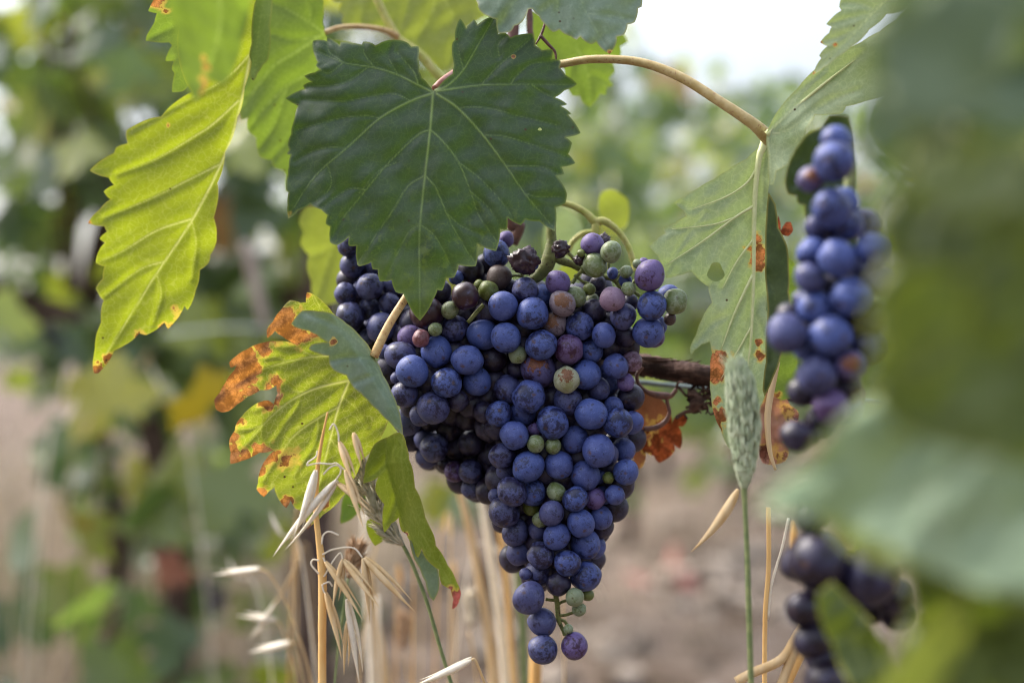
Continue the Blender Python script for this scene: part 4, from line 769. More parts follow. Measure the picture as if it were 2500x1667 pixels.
for ol, dd, mt, lb, sd in ((zF([(2015,70),(2090,20),(2180,-40),(2330,10),(2300,150),(2220,230),(2120,310),(2050,260)]), plane(2300, 150, .27, .1, -.25), 'nearsage', 'blurred lighter grey green leaf overlapping the top right corner leaf', 59),
    (zF([(2080,380),(2200,330),(2330,350),(2360,430),(2240,500),(2130,480)]), plane(2350, 440, .245, .1, -.4), 'nearlight', 'blurred lighter olive green leaf at the right edge', 60),
    (zF([(2020,700),(2110,620),(2230,640),(2210,760),(2120,850),(2040,820)]), plane(2270, 780, .25, -.1, .1), 'near', 'blurred small dark leaf in front of the right edge leaf', 61)):
    cx, cy = np.array(ol).mean(0)
    me = leaf_mesh('grape_leaf', ol, dd, 8, [], [], .1, .001, .004, sd); c = recenter(me); tag(link('grape_leaf', me, M[mt], None, c), lb, 'leaf')
for ol, dd, lb, sd in ((zF([(2000,1760),(2045,1560),(2130,1430),(2215,1370),(2225,1450),(2150,1580),(2110,1760)]), plane(2250, 1600, .30, .1, -.2), 'blurred bright yellow green leaf edge in the bottom right corner', 57),
    (zF([(1880,1185),(1990,1215),(2110,1265),(2210,1310),(2230,1350),(2090,1320),(1960,1270)]), plane(2150, 1330, .315, .1, -.3), 'blurred yellow green strip of leaf under the pale grey green one', 58)):
    cx, cy = np.array(ol).mean(0)
    me = leaf_mesh('grape_leaf', ol, dd, 8, [], [], .06, .001, .003, sd); c = recenter(me); tag(link('grape_leaf', me, M['soft'], None, c), lb, 'leaf')

# ------------------------------------------------------------------ canes, shoots, tendrils, wire
cn = empty('vine_cane', P(1600, 905, .70), 'dark brown woody cane with peeling bark right of the large bunch', 'vine cane')
m = MB()
m.tube([P(1380, 880, .72), P(1500, 885, .71), P(1570, 892, .70), P(1640, 903, .695), P(1700, 912, .69), P(1760, 925, .69), P(1900, 950, .70), P(2100, 970, .72)], [.0055, .0055, .0055, .0052, .005, .005, .005, .005], 18, 12, .22)
for k in range(26):         # peeling strips
    x = random.uniform(1540, 1740); y = 890 + (x - 1560) * .16; a = random.uniform(0, 6.28)
    c0 = P(x, y, .697) + Vector((0, math.cos(a) * .0052, math.sin(a) * .0052)); L = random.uniform(.006, .018)
    m.tube([c0, c0 + Vector((L * .5, 0, random.uniform(-.0006, .0006) - L * .05)), c0 + Vector((L, math.cos(a) * .0012, math.sin(a) * .0016 - L * .1))], [.0005, .0006, .0002], 5, 3)
m.build('bark', M['bark'], cn)
m = MB()                    # withered tendril knot under the cane
for k in range(22):
    c0 = P(random.uniform(1670, 1735), random.uniform(950, 1000), .69); ps = [c0]
    for q in range(4): ps.append(ps[-1] + Vector((random.gauss(0, .0028), random.gauss(0, .002), random.gauss(-.0005, .0026))))
    m.tube(ps, [.0007, .0008, .0007, .0006, .0004], 6, 4, .2)
m.tube([P(1690, 955, .69), P(1700, 980, .688), P(1690, 1000, .69)], [.002, .0035, .002], 8, 6, .4)
m.build('tendril_knot', M['bark'], cn)
m = MB()
m.tube([P(x, y, .678) for x, y in Z(1200, 800, K5, [(1930, 500), (1860, 590), (1870, 700), (1960, 800), (2080, 850), (2230, 870), (2300, 860), (2360, 780)])], [.0008, .0009, .0009, .0010, .0016, .0018, .0012, .0008], 8, 8)
m.tube([P(x, y, .678) for x, y in Z(1200, 800, K5, [(2235, 880), (2245, 960), (2270, 1080), (2220, 1190), (2100, 1270), (1940, 1290)])], [.001, .0009, .0010, .0012, .0013, .0012], 8, 8)
m.build('tendril', M['tendril'], cn)
m = MB(); m.tube([P(1360, 927, .735), P(1550, 932, .73), P(1650, 942, .73), P(1900, 962, .73), P(2500, 1010, .73)], .00125, 8, 6)
tag(m.build('trellis_wire', M['wire']), 'thin dark trellis wire running just under the woody cane', 'wire')

m = MB()
m.tube([P(x, y, .742) for x, y in z3([(730, -80), (755, 0), (800, 95), (850, 185), (890, 235), (1010, 320), (1120, 445), (1300, 560), (1500, 640)])], [.0022] * 9, 10, 8)
tag(m.build('vine_shoot', M['petiole_green']), 'green shoot slanting down from the top edge behind the large dark leaf', 'vine shoot')
m = MB()
m.tube([P(x, y, .70) for x, y in z3([(1540, -60), (1535, 180), (1500, 600), (1520, 1250), (1570, 1290), (1530, 1400)])], [.003] * 6, 10, 8)
m.tube([P(x, y, .70) for x, y in z3([(1620, -60), (1630, 100), (1640, 250), (1740, 900), (1745, 1400)])], [.0016] * 5, 8, 8)
tag(m.build('vine_shoot', M['tendril']), 'dark brown stems passing behind the large dark leaf to the bunch', 'vine shoot')
m = MB()
m.tube([P(x, y, .655) for x, y in z3([(1730, 90), (1700, 190), (1665, 255)])], [.0005, .0007, .0004], 6, 6)
m.tube([P(x, y, .655) for x, y in z3([(1690, 205), (1740, 260), (1775, 300), (1782, 355)])], [.0009, .0008, .0007, .0004], 6, 6)
tag(m.build('tendril', M['tendril']), 'short dry reddish tendril below the grey green top leaf', 'tendril')
m = MB()
m.tube([P(x, y, .69) for x, y in z1([(1540, -20), (1640, 5), (1720, 50), (1770, 95), (1825, 95), (1900, 150), (1960, 240), (1990, 330), (2000, 380)])], [.0015, .0016, .0018, .0022, .0019, .0016, .0014, .0014, .0018], 10, 8)
m.tube([P(x, y, .69) for x, y in z1([(1775, 95), (1775, 140), (1778, 180)])], [.002, .0022, .002], 10, 6)
m.tube([P(x, y, .71) for x, y in z1([(1760, 155), (1700, 165), (1640, 215), (1610, 290)])], [.0013, .0014, .0014, .0013], 10, 6)
tag(m.build('leaf_stalk', M['petiole_green']), 'curved yellow green stalk arching over the green grapes at the top right of the bunch', 'stalk')
for ol, dd, lb in ((z1([(1800,-60),(1850,-90),(1920,-60),(1960,-20),(1950,120),(1880,160),(1800,60)]), .80, 'yellow leaf behind the curved stalk above the green grapes'), (z1([(1560,10),(1640,40),(1700,120),(1640,330),(1540,430),(1480,320),(1500,60)]), .78, 'pale cream leaf seen between the bunch stem and the curved stalk'), (z1([(1640,430),(1700,380),(1640,300),(1560,380),(1520,500),(1600,560)]), .76, 'bright yellow green leaf scrap behind the bunch stem fork')):
    cx, cy = np.array(ol).mean(0)
    me = leaf_mesh('grape_leaf', ol, plane(cx, cy, dd, .2, .1), 6, [], [], .08, .001, .003, int(cx)); c = recenter(me)
    tag(link('grape_leaf', me, M['under'] if 'cream' in lb else M['soft'], None, c), lb, 'leaf')

# ------------------------------------------------------------------ grasses
def spindle(mb, a, b, w, bend=0.0, flat=.8, up=None, a_=0.0):
    """pointed husk from a to b, widest at a third, slightly bent"""
    ax = b - a; L = ax.length; t = ax.normalized()
    side = t.cross(Vector((0, 1, 0)));  side = side.normalized() if side.length > .01 else Vector((1, 0, 0))
    pts = [a + ax * s + side * (bend * L * 4 * s * (1 - s)) for s in (0, .12, .35, .6, .85, 1)]
    mb.tube(pts, [w * .3, w * .8, w, .72 * w, .28 * w, w * .04], 10, 4, 0, a_, flat)

def seed_head(path, w, n, mat, name, parent, L=.006, spread=.35):
    """dense head of overlapping pointed bracts round a path"""
    m = MB(); c = [Vector(p) for p in catmull(path, 10)]; N = len(c)
    m.tube(path, [w * .3] * (len(path) - 1) + [w * .06], 8, 6)
    for k in range(n):
        s = (k + random.random()) / n; i = min(N - 2, int(s * (N - 1))); base = c[i]; t = (c[i] - c[i + 1]).normalized()    # bracts point to the start (the tip)
        prof = w * (math.sin(math.pi * min(1, .05 + .93 * s) ** .85) ** .75) * random.uniform(.85, 1.08)
        an = random.uniform(0, 6.2832); u = t.cross(Vector((0, 1, .1))).normalized(); v = t.cross(u)
        out = u * math.cos(an) + v * math.sin(an)
        a = base + out * prof * .55; b = a + (t * (1 - spread) + out * spread * random.uniform(.5, 1.1)).normalized() * L * random.uniform(.8, 1.2)
        spindle(m, a, b, L * random.uniform(.11, .19), random.uniform(-.08, .08), .5, a_=random.random())
        if k % 9 == 0: m.tube([b, b + (b - a) * .35 + out * L * .12, b + (b - a) * .7 + out * L * random.uniform(.1, .5)], [.00012, .0001, .00005], 4, 2)
    return m.build(name, mat, parent)

# wild oat in front of the scorched leaf
D = .615
oat = empty('wild_oat', P(787, 1667, D), 'dry wild oat stem with orange stalk and drooping pale husks below the scorched leaf', 'grass')
m = MB(); st = z8([(830, -260), (800, -120), (775, 20), (760, 150), (750, 400), (765, 560), (785, 720), (795, 900), (793, 1200), (793, 1700)])
m.tube([P(x, y, D) for x, y in st], [.0004, .0006, .0008, .0010, .0012, .0013, .0017, .0019, .0018, .0018], 10, 8, .04)
m.build('stalk', M['straworange'], oat)
for ln in ([(790,630),(800,570),(840,545),(905,570)], [(795,700),(870,665),(1000,655),(1065,720)], [(770,740),(730,735),(720,770),(770,830)], [(805,850),(870,740),(915,690),(932,730)], [(800,900),(840,885),(862,915)], [(690,100),(760,85),(850,90),(890,85),(945,130)], [(690,100),(700,75),(750,40),(760,0)], [(800,160),(850,110),(900,100),(920,140),(888,195)], [(800,720),(808,740),(812,752)], [(793,900),(800,940),(812,962)], [(840,-140),(870,-180),(900,-120),(905,-60)]):
    m = MB(); m.tube([P(x, y, D - .002) for x, y in z8(ln)], [.0004] * len(ln), 6, 8); m.build('pedicel', M['strawwhite'], oat)
for (a, b, w, mt) in (((745,130),(600,575),30,'strawwhite'), ((890,195),(460,715),31,'strawwhite'), ((945,130),(1070,520),23,'straw'), ((890,220),(1130,420),20,'straw'), ((810,750),(1065,1140),22,'straw'), ((930,730),(865,1060),22,'straw'), ((935,740),(1180,1060),23,'straw'),
   ((1065,725),(1115,1165),25,'straw'), ((1075,725),(1418,1085),27,'straw'), ((812,960),(925,1405),25,'straw'), ((955,1000),(1045,1580),27,'strawwhite'), ((960,1140),(940,1515),18,'straw'), ((905,-60),(1010,240),20,'straw'), ((1000,-120),(1060,120),22,'straw')):
    A, B = P(*z8([a])[0], D - .003), P(*z8([b])[0], D - .003 + random.uniform(-.012, .004)); m = MB(); wm = 1.02 * w / 2.766 / FPX * D
    spindle(m, A, B, wm, random.uniform(-.03, .03)); sv = (B - A).cross(Vector((0, 1, 0))).normalized()
    spindle(m, A + sv * wm * .35 + Vector((0, .0012, 0)), A + (B - A) * .88 + sv * wm * 1.0 + Vector((0, .003, 0)), wm * .7, .03)
    m.build('husk', M[mt], oat)
def oat_spike(a, b, w, d, lab, stem):
    e = empty('wild_oat', P(*z8([b])[0], d), lab, 'grass', 'blurred dry oats behind the bunch'); m = MB()
    wm = w / 2.766 / FPX * d; spindle(m, P(*z8([a])[0], d), P(*z8([b])[0], d), wm, .02); spindle(m, P(*z8([a])[0], d) + Vector((0, .002, .0008)), P(*z8([b])[0], d) + Vector((.003, .004, wm)), wm * .7, .03); m.build('husk', M['strawwhite'], e)
    m = MB(); m.tube([P(x, y, d) for x, y in z8(stem)], [.0006] * len(stem), 6, 6); m.build('stalk', M['straw'], e)
oat_spike((370,800),(50,835),24,.80,'blurred pale oat husk lying level left of the orange oat stalk', [(370,800),(440,840),(560,1050),(680,1400),(740,1700)])
oat_spike((480,1140),(215,1112),22,.86,'blurred white oat husk crossing a slanted one at the lower left', [(480,1140),(520,1200),(600,1450),(640,1700)])
oat_spike((470,1030),(290,1285),18,.86,'blurred slanted oat husk crossing a white one at the lower left', [(470,1030),(520,960),(620,760),(640,680)])
oat_spike((570,1300),(290,1360),26,.84,'lowest blurred pale oat husk near the bottom edge', [(570,1300),(620,1330),(700,1700)])
oat_spike((1800,1412),(1400,1590),30,.615,'fairly sharp white oat husk at the bottom below the curled lobe', [(1800,1412),(1830,1420),(1900,1600),(1930,1750)])
oat_spike((2470,640),(2680,1020),26,.85,'blurred white oat husk slanting right of the bunch tip', [(2470,640),(2440,600),(2420,900),(2430,1700)])

cg = empty('canary_grass', P(1100, 1667, .668), 'bristly green seed head half hidden behind the curled leaf lobe', 'grass')
seed_head([P(x, y, .664) for x, y in z8([(960, 0), (1040, 130), (1110, 290), (1190, 450), (1280, 580), (1345, 640)])], .0056, 240, M['canary2'], 'seed_head', cg, .0075, .42)
m = MB(); m.tube([P(x, y, .668) for x, y in z8([(1330, 620), (1400, 760), (1500, 1020), (1590, 1330), (1680, 1620), (1720, 1750)])], [.0009] * 6, 8, 6); m.build('stalk', M['grassgreen'], cg)
cg = empty('canary_grass', P(1825, 1667, .60), 'upright pale green cylindrical seed head in front of the pale leaf', 'grass')
seed_head([P(x, y, .575) for x, y in z5([(700, 935), (725, 1080), (745, 1300), (748, 1500), (742, 1640)])], .0108, 1300, M['canary'], 'seed_head', cg, .0052, .09)
m = MB(); m.tube([P(x, y, .575) for x, y in z6([(742, 440), (752, 600), (765, 900), (775, 1250), (790, 1750)])], [.0012, .0010, .0011, .0012, .0012], 8, 6); m.build('stalk', M['grassgreen'], cg)
rt = empty('hare_tail_grass', P(815, 1667, .70), 'small brown fuzzy grass head on a thin green stem among the oat husks', 'grass')
seed_head([P(x, y, .70) for x, y in z8([(1025, 640), (1010, 720), (985, 800), (965, 865)])], .0050, 160, M['fuzz'], 'seed_head', rt, .006, .4)
m = MB(); m.tube([P(x, y, .70) for x, y in z8([(970, 860), (940, 1050), (905, 1300), (865, 1700)])], [.0006] * 4, 6, 6); m.build('stalk', M['grassgreen'], rt)
# husk and straws at the right
m = MB(); spindle(m, P(*z6([(710, 455)])[0], .60), P(*z6([(440, 815)])[0], .60), .0027, .05); tag(m.build('oat_husk', M['straw']), 'single tan oat husk pointing down left under the upright seed head', 'husk')
def straw(label, pts, r, d, mt, group='dry straw stalks behind the bunch'):
    m = MB(); m.tube([P(x, y, d) for x, y in pts], r, 8, 6, .04); tag(m.build('straw_stalk', M[mt]), label, 'straw', group)
straw('leftmost blurred tan straw stalk directly right of the curled lobe', z8([(1700,200),(1780,500),(1860,900),(1920,1250),(1970,1700)]), [0.00204, 0.00238, 0.00272, 0.00306, 0.0034], .90, 'straw')
straw('second blurred pale straw stalk left of the bunch tip', z8([(1840,200),(1900,500),(1950,850),(2010,1250),(2050,1700)]), [0.00204, 0.00238, 0.00272, 0.0034, 0.0034], .92, 'strawwhite')
straw('orange blurred straw stalk closest to the bunch tip', z8([(1960,300),(2010,650),(2045,950),(2070,1300),(2100,1700)]), [0.0017, 0.00204, 0.00204, 0.00204, 0.00204], .90, 'straworange')
straw('blurred green grass stem touching the bunch tip', z8([(2100,600),(2125,900),(2150,1250),(2160,1700)]), .0028, .90, 'grassgreen')
straw('thick blurred orange straw stalk just right of the oat stem', z8([(1090,700),(1120,900),(1160,1200),(1200,1450),(1230,1750)]), [0.00238, 0.00286, 0.0034, 0.00374, 0.00408], .95, 'straw')
straw('pale blurred straw stalk behind the hanging oat husks', z8([(1080,420),(1085,700),(1105,1000),(1130,1400),(1150,1750)]), [0.00204, 0.00238, 0.00306, 0.0034, 0.0034], .95, 'strawwhite')
straw('short orange straw stalk below the lowest grape', z8([(2235,1300),(2235,1450),(2225,1750)]), .0034, .80, 'straworange')
straw('orange straw stalk right of the green seed head stem', z6([(885,560),(885,900),(865,1200),(862,1750)]), .0011, .66, 'straworange')
straw('bent straw stalk rising behind the seed head to the dry leaf', z5([(940,900),(915,1000),(880,1200),(890,1400),(925,1520)]), [.0009, .0014, .0015, .0011, .0006], .64, 'straw')
straw('thin cream straw slanting behind the dark purple grapes', z6([(1000,620),(960,800),(900,1010),(880,1200)]), .0006, .66, 'strawwhite')
straw('pale forked straw under the dark purple grapes', z6([(700,1560),(790,1510),(960,1430),(1050,1290),(1080,1240)]), .0021, .60, 'straw')
straw('straw blade leaning up to the dark purple grapes', z6([(930,1650),(990,1500),(1060,1290)]), .0022, .60, 'straw')
straw('orange straw blade beside the dark purple grapes', z6([(960,1650),(1010,1530),(1070,1400)]), .002, .60, 'straworange')
straw('dry orange blade above the dark purple grapes', z6([(1025,640),(1030,720),(1010,800)]), [.0004, .0014, .0003], .56, 'straworange')
for k, (x, y, d) in enumerate(((985, 1545, .98), (1145, 1500, .9))):
    e = empty('hare_tail_grass', P(x, 1700, d), ('blurred brown seed head behind the curled leaf lobe', 'blurred white seed head near the red leaf tip')[k], 'grass')
    seed_head([P(x, y - 45, d), P(x + 4, y, d), P(x, y + 45, d)], .0065 - .002 * k, 90, M[('fuzz', 'strawwhite')[k]], 'seed_head', e, .007, .35)
    m = MB(); m.tube([P(x, y + 40, d), P(x + 15, y + 120, d), P(x + 30, 1760, d)], .0008, 6, 5); m.build('stalk', M['straw'], e)

# ------------------------------------------------------------------ background: soil, dry grass, vine rows
def ground_mat():
    b = NB('dry_soil'); co = b.obj()
    n1 = b.noise(co, 1.3, 6, 0.6); n2 = b.noise(co, 9, 6, 0.65); n3 = b.noise(co, 45, 4, 0.7)
    col = b.mix(b.rng(n1, .35, .65), (0.125, 0.092, 0.070), (0.205, 0.160, 0.132)); col = b.mix(b.math('MULTIPLY', b.rng(b.noise(co, 3.6, 6, .65), .46, .58), .85), col, (0.060, 0.040, 0.026)); col = b.mix(b.math('MULTIPLY', b.rng(n2, .45, .65), .6), col, (0.09, 0.065, 0.045))
    col = b.mix(b.math('MULTIPLY', b.rng(n3, .55, .7), .4), col, (0.30, 0.26, 0.225))
    return b.done(b.pbsdf(col, .95, .1, b.bump(b.math('ADD', n2, b.math('MULTIPLY', n3, .5)), .8, .03)))
gv = []; gf = []; xs = np.concatenate([np.linspace(-300, -8, 12), np.linspace(-7.5, 7.5, 76), np.linspace(8, 300, 12)]); ys = np.concatenate([np.linspace(-40, 0, 8), np.linspace(.3, 14, 70), np.linspace(15, 600, 20)])
for j, y in enumerate(ys):
    for i, x in enumerate(xs):
        near = 1 if abs(x) < 7.6 and 0 < y < 14.1 else 0
        gv.append((x, y, near * (.025 * math.sin(x * 3.1 + y * 1.7) * math.sin(y * 2.3 - x) + random.uniform(-.015, .015)) - .01))
nx = len(xs)
for j in range(len(ys) - 1):
    for i in range(nx - 1): gf.append((j * nx + i, j * nx + i + 1, (j + 1) * nx + i + 1, (j + 1) * nx + i))
tag(link('ground', mesh('ground', gv, gf), ground_mat()), kind='structure')

M['stone'] = simple_mat('soil_clods', (0.09, 0.065, 0.048), (0.33, 0.28, 0.235), 20, .95, .1, .6)
m = MB()
for k in range(900):
    x = random.uniform(-2.5, 3.5); y = random.uniform(2.4, 8.5); s = random.choice((.02, .03, .05, .08)) * random.uniform(.7, 1.3)
    vs = []
    for v in ((1,0,0),(0,1,0),(-1,0,0),(0,-1,0),(0,0,1),(.6,.6,.6),(-.6,.6,.6),(-.6,-.6,.6),(.6,-.6,.6)):
        q = s * random.uniform(.7, 1.2); vs.append((x + v[0] * q, y + v[1] * q, v[2] * q * .7))
    m.add(vs, [(0,1,5),(1,2,6),(2,3,7),(3,0,8),(0,5,8),(1,6,5),(2,7,6),(3,8,7),(4,5,6),(4,6,7),(4,7,8),(4,8,5)])
tag(m.build('gravel', M['stone'], smooth=False), kind='stuff', label='clods and stones scattered over the dry soil', cat='gravel')
M['drygrass'] = simple_mat('dry_grass', (0.40, 0.33, 0.265), (0.52, 0.44, 0.36), 30, .8, .15, .2, trans=(.3, .25, .17), tf=.3)
m = MB()
for k in range(2600):
    left = random.random() < .7
    x, y = (random.uniform(-1.7, -.35), random.uniform(2.3, 5.0)) if left else (random.uniform(-.6, 2.5), random.uniform(3.4, 8.0))
    h = random.uniform(.15, .72) if left else random.uniform(.05, .22); lean = Vector((random.gauss(0, .25), random.gauss(0, .25), 1)) * h; w = random.uniform(.0025, .006)
    b0 = Vector((x, y, -.01)); mid = b0 + lean * .55 + Vector((0, 0, h * .04)); tip = b0 + lean + Vector((random.gauss(0, .06), 0, -h * .1))
    a = random.uniform(0, 3.14); sx = Vector((math.cos(a), math.sin(a), 0)) * w
    m.add([b0 - sx, b0 + sx, mid + sx * .8, mid - sx * .8, tip], [(0, 1, 2, 3), (3, 2, 4)], random.random())
tag(m.build('dry_grass', M['drygrass'], smooth=False), kind='stuff', label='tufts of dry grass growing under the far vines', cat='grass')

def bgleaf_mat(name, dark=1.0):
    b = NB(name); r = b.attr('rnd')
    ramp = b.t.nodes.new('ShaderNodeValToRGB'); b.t.links.new(r, ramp.inputs[0]); cr = ramp.color_ramp
    stops = [(0, (.045, .075, .036)), (.35, (.075, .115, .055)), (.62, (.12, .165, .075)), (.82, (.21, .24, .06)), (.94, (.30, .28, .05)), (.975, (.26, .13, .06)), (1, (.18, .09, .05))]
    while len(cr.elements) < len(stops): cr.elements.new(.5)
    for e, (p, c) in zip(cr.elements, stops): e.position = p; e.color = tuple(x * dark for x in c) + (1,)
    t = b.mix(1.0, ramp.outputs[0], (2.3, 2.4, 0.7), 'MULTIPLY')
    return b.done(b.n('ShaderNodeMixShader', 0, None, _0=.42, _1=b.pbsdf(ramp.outputs[0], .36, .7), _2=b.n('ShaderNodeBsdfTranslucent', 0, Color=t)))
M['fallen'] = simple_mat('fallen_leaf_red', (0.27, 0.10, 0.085), (0.33, 0.17, 0.14), 40, .8, .15, .3)
M['yellowbg'] = simple_mat('yellow_leaf_far', (.20, .165, .02), (.26, .20, .03), 30, .7, .2, .2, trans=(.25, .2, .01), tf=.25); M['rustbg'] = simple_mat('rust_leaf_far', (.16, .06, .035), (.22, .10, .06), 30, .8, .2, .2)
M['bgleaf'] = bgleaf_mat('vine_foliage'); M['trunk'] = simple_mat('vine_trunk', (.05, .032, .025), (.11, .075, .06), 30, .9, .15, .9, dist=.01)
M['post'] = simple_mat('post_wood', (.22, .17, .14), (.34, .28, .24), 12, .9, .1, .4, stretch=(3, 3, .4))
# leaf prototypes: lobed, toothed, cupped
LP = []
for s in range(4):
    r = np.random.default_rng(40 + s); ring = []
    n = 30
    for i in range(n):
        t = i / n * 2 * math.pi
        rad = .52 + .10 * math.cos(t * 5) + .04 * math.cos(t * 15) + r.uniform(-.03, .03)
        if abs((t - math.pi + math.pi) % (2 * math.pi)) < .25 or t > 2 * math.pi - .25: rad *= .35    # notch at the stalk
        ring.append((rad * math.sin(t), -rad * math.cos(t) * -1 if False else rad * math.cos(t) * -1 + .0))
    v = [(0, 0, 0)] + [(x * .5, y * .5, 0) for x, y in ring] + [(x, y, 0) for x, y in ring]
    v = np.array(v); cup = r.uniform(-.45, .45); v[:, 2] = cup * (v[:, 0] ** 2 + .5 * v[:, 1] ** 2) + .10 * wave(v[:, 0] * 6, v[:, 1] * 6, s) - r.uniform(0, .5) * np.abs(v[:, 0])
    f = [(0, 1 + i, 1 + (i + 1) % n) for i in range(n)] + [(1 + i, 1 + n + i, 1 + n + (i + 1) % n, 1 + (i + 1) % n) for i in range(n)]
    LP.append((v, np.array([q for q in f if len(q) == 3]), np.array([q for q in f if len(q) == 4])))

def foliage(name, pos, size, rnd, material, parent=None, facing=(0, -1, .5)):
    V = []; T = []; Q = []; A = []; base = 0
    for p, s, q in zip(pos, size, rnd):
        v, t3, t4 = LP[random.randrange(4)]
        nrm = (Vector(facing) + Vector((random.gauss(0, .75), random.gauss(0, .6), random.gauss(0, .55)))).normalized()
        down = Vector((random.gauss(0, .5), random.gauss(0, .2), -1)); y = (-(down - nrm * down.dot(nrm))).normalized(); x = y.cross(nrm)
        R = np.array([x, y, nrm])
        V.append(v * s @ R + np.array(p)); T.append(t3 + base); Q.append(t4 + base); A.append(np.full(len(v), q)); base += len(v)
    V = np.concatenate(V); T = np.concatenate(T); Q = np.concatenate(Q); A = np.concatenate(A)
    me = bpy.data.meshes.new(name); me.vertices.add(len(V)); me.vertices.foreach_set('co', V.astype(np.float32).ravel())
    loops = np.concatenate([T.ravel(), Q.ravel()]); me.loops.add(len(loops)); me.loops.foreach_set('vertex_index', loops.astype(np.int32))
    n3, n4 = len(T), len(Q); me.polygons.add(n3 + n4)
    me.polygons.foreach_set('loop_start', np.concatenate([np.arange(n3) * 3, n3 * 3 + np.arange(n4) * 4]).astype(np.int32))
    me.update(calc_edges=True); me.polygons.foreach_set('use_smooth', [True] * (n3 + n4))
    at = me.attributes.new('rnd', 'FLOAT', 'POINT'); at.data.foreach_set('value', A.astype(np.float32)); me.validate()
    return link(name, me, material, parent)

def vine(px, d, half, zb, zt, n, label, size=.13, thick=.35, taper=.5, trunk=True, yellow=.0):
    x0 = (px - 1250) / FPX * d; e = empty('grapevine', (x0, d, 0), label, 'grapevine', 'vines in the row behind')
    pos, sz, rn = [], [], []
    cl = [(random.uniform(-half, half), random.gauss(0, thick * .5), random.uniform(zb, zt)) for _ in range(max(8, n // 9))]
    while len(pos) < n:
        c = random.choice(cl); z = c[2] + random.gauss(0, .13); k = (z - zb) / (zt - zb)
        w = taper + (1 - taper) * min(1, max(0, k * 2))
        x = c[0] * w + random.gauss(0, .11); y = c[1] + random.gauss(0, .12)
        if z < .12: continue
        pos.append((x0 + x, d + y, z)); sz.append(size * random.uniform(.65, 1.2)); rn.append(min(1, max(0, random.betavariate(1.6, 1.7) + yellow * random.random())))
    foliage('crown', pos, sz, rn, M['bgleaf'], e)
    if trunk:
        m = MB(); m.tube([Vector((x0, d, -.05)), Vector((x0 + .03, d + .02, .35)), Vector((x0 - .02, d, .75)), Vector((x0 + .05, d, 1.1))], [.03, .024, .022, .018], 10, 6, .3)
        for s in (-1, 1): m.tube([Vector((x0, d, .74)), Vector((x0 + s * .3, d + .03, .85)), Vector((x0 + s * half, d, .82))], [.016, .012, .008], 8, 5, .2)
        for q in range(5): 
            xx = x0 + random.uniform(-half, half); m.tube([Vector((xx, d, .83)), Vector((xx + random.gauss(0, .08), d + random.gauss(0, .05), 1.3)), Vector((xx + random.gauss(0, .15), d, zt))], [.006, .005, .003], 6, 4)
        m.build('trunk', M['trunk'], e)
    return e
vine(240, 2.45, .68, .80, 1.75, 720, 'nearest leafy vine of the background row behind the long yellow green leaf', .082, .35, .9)
vine(380, 2.3, .20, .45, .85, 70, 'lower shoots of a background vine left of the scorched leaf', .10, .2, .9)
vine(250, 2.25, .22, .10, .40, 22, 'young vine shoots with large leaves low at the lower left', .115, .2, .9, False)
vine(700, 2.9, .40, .64, 1.6, 220, 'vine with dark trunk in the background between the scorched leaf and the bunch', .085, .35, .8)
vine(640, 2.7, .14, .38, .62, 26, 'few hanging leaves of a background vine below the scorched leaf', .11, .2, .9, False)
vine(1180, 3.9, .5, .5, 1.6, 260, 'background vine hidden behind the large dark leaf and the bunch', .10)
vine(1530, 5.2, .66, .5, 1.66, 640, 'background vine with sky gaps right of the large dark leaf', .088)
vine(1790, 6.5, .75, .4, 1.80, 680, 'background vine reaching into the white sky left of the pale leaf tip', .09)
vine(2080, 8.0, .8, .3, 1.9, 420, 'farther background vine behind the large pale leaf', .12)
vine(-350, 3.2, .5, .8, 1.45, 90, 'background vine at the far left edge', .11)
vine(1330, 8.4, .8, .1, 1.2, 260, 'low distant vine beyond the soil behind the middle of the bunch', .15)
vine(1620, 8.6, .8, .1, 1.2, 280, 'low distant vine beyond the soil right of the big bunch under the cane', .15)
vine(1000, 8.5, .8, .1, 1.2, 240, 'low distant vine beyond the soil left of the bunch', .15)
pos = [(random.uniform(-3, 9), random.uniform(11, 14), random.uniform(.1, 1.2)) for _ in range(2600)]
o = foliage('far_vines', pos, [.22 * random.uniform(.7, 1.2) for _ in pos], [random.betavariate(1.6, 1.7) for _ in pos], M['bgleaf']); tag(o, 'distant mass of green vines beyond the dry soil', 'vines', kind='stuff')

m = MB(); m.tube([Vector((-.30, 2.15, -.1)), Vector((-.296, 2.15, .5)), Vector((-.285, 2.15, 1.0))], [.030, .028, .024], 12, 5, .2)
gt = empty('grapevine', (-.30, 2.15, 0), 'thick dark blurred vine trunk rising behind the orange oat stalk', 'grapevine'); m.build('trunk', M['trunk'], gt)
m = MB(); m.tube([P(400, 815, 2.0), P(560, 800, 2.0), P(700, 805, 2.02), P(900, 815, 2.05)], .0019, 8, 5)
tag(m.build('drip_pipe', simple_mat('pipe_pale', (.45, .50, .50), (.55, .60, .6), 20, .4, .5, .1)), 'pale thin pipe or wire stretched between the background vines', 'wire')
m = MB(); m.tube([P(600, 590, 1.9), P(630, 720, 1.9), P(650, 800, 1.9)], [.008, .008, .006], 8, 5)
tag(m.build('vine_cane', M['post']), 'blurred pale cane slanting down behind the long yellow green leaf', 'vine cane')
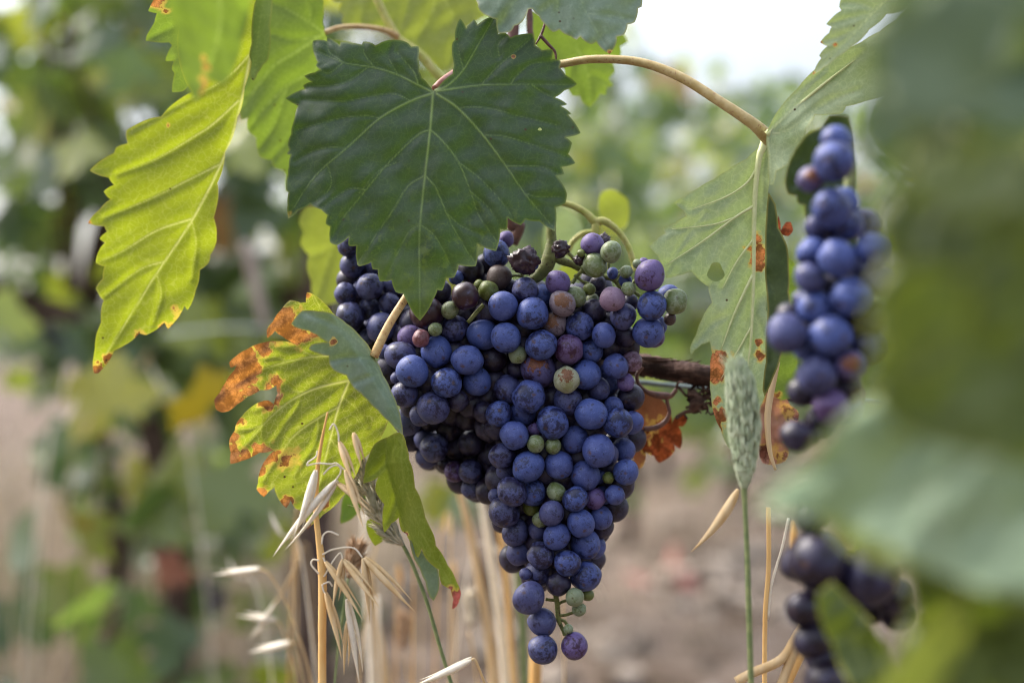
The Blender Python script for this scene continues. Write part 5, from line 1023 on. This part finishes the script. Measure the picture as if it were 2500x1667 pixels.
for k, (px, py, sz) in enumerate(((1560, 1425, .10), (1640, 1410, .13), (1690, 1440, .08))):
    d = CZ / ((py - 833.5) / FPX); o = foliage('fallen_leaf', [(0, 0, 0)], [sz], [0.0], M['fallen'], None, (0, -.6, 1)); o.location = P(px, py, d) + Vector((0, 0, .03))
    tag(o, ('reddish fallen leaf lying on the dry soil, leftmost of the three', 'largest reddish fallen leaf on the dry soil right of the bunch tip', 'small reddish fallen leaf on the dry soil, rightmost of the three')[k], 'fallen leaf', 'fallen red leaves on the soil')
for k in range(6):
    px = random.choice((random.uniform(10, 190), random.uniform(10, 560))); d = random.uniform(1.3, 2.0); m = MB(); py = random.uniform(900, 1250); lean = random.uniform(-110, 110)
    m.tube([P(px, 1900, d), P(px + lean * .3, (1900 + py) / 2, d), P(px + lean, py, d + .02), P(px + lean * 1.5, py - 60, d + .03)], [.0010, .0009, .0008, .0004], 8, 6)
    seed = P(px + lean * 1.5, py - 60, d + .03); spindle(m, seed + Vector((0, 0, -.006)), seed + Vector((lean * .0002, 0, .03)), .003)
    tag(m.build('grass_stem', M[('straw', 'strawwhite')[k % 2]]), 'thin blurred dry grass stem standing among the vines at the lower left', 'grass', 'dry grass stems at the lower left')
for px, py, d, sz, rn, lb in ((500, 985, 1.7, .08, .93, 'blurred yellow leaf hanging left of the scorched leaf'), (410, 1400, 1.9, .062, .985, 'blurred rusty brown leaf near the lower left'), (170, 1270, 2.0, .06, .95, 'small blurred orange yellow leaf at the lower left'), (200, 1480, 1.9, .085, .5, 'blurred green leaf low among the dry grass at the lower left')):
    o = foliage('background_leaf', [(0, 0, 0)], [sz], [rn], {.93: M['yellowbg'], .985: M['rustbg'], .95: M['yellowbg']}.get(rn, M['bgleaf']), None, (.25, -1, -.5)); o.location = P(px, py, d); tag(o, lb, 'leaf')
for px, py, d, lb in ((128, 850, 2.2, 'small blurred dark grape bunch hanging at the far left'), (520, 1450, 2.1, 'small blurred dark grape bunch low below the scorched leaf')):
    it = [(px + random.gauss(0, 16), py + random.uniform(-45, 45), 13, random.uniform(0, 2), 'D') for _ in range(16)]
    build_bunch('grape_bunch', lb, place_bunch(it, d, .01), P(px, py - 60, d), 100, 'bunches on the background vines')
for k in range(14):
    px = random.uniform(640, 1120); d = random.uniform(.8, 1.15); py = random.uniform(1230, 1480); lean = random.uniform(-90, 90); m = MB()
    m.tube([P(px, 1800, d), P(px + lean * .25, (1800 + py) / 2, d), P(px + lean * .7, py, d + .01), P(px + lean * 1.25, py - 20, d + .015)], [.0007, .0006, .0005, .0003], 6, 6)
    tip = P(px + lean * 1.25, py - 20, d + .015); spindle(m, tip, tip + Vector((lean * .00012, .004, -.022 if k % 2 else .016)), .0016, .05)
    tag(m.build('grass_stem', M[('straw', 'straworange', 'strawwhite')[k % 3]]), 'fine soft dry grass stem in the tangle behind the oat husks', 'grass', 'fine dry grass behind the oats')
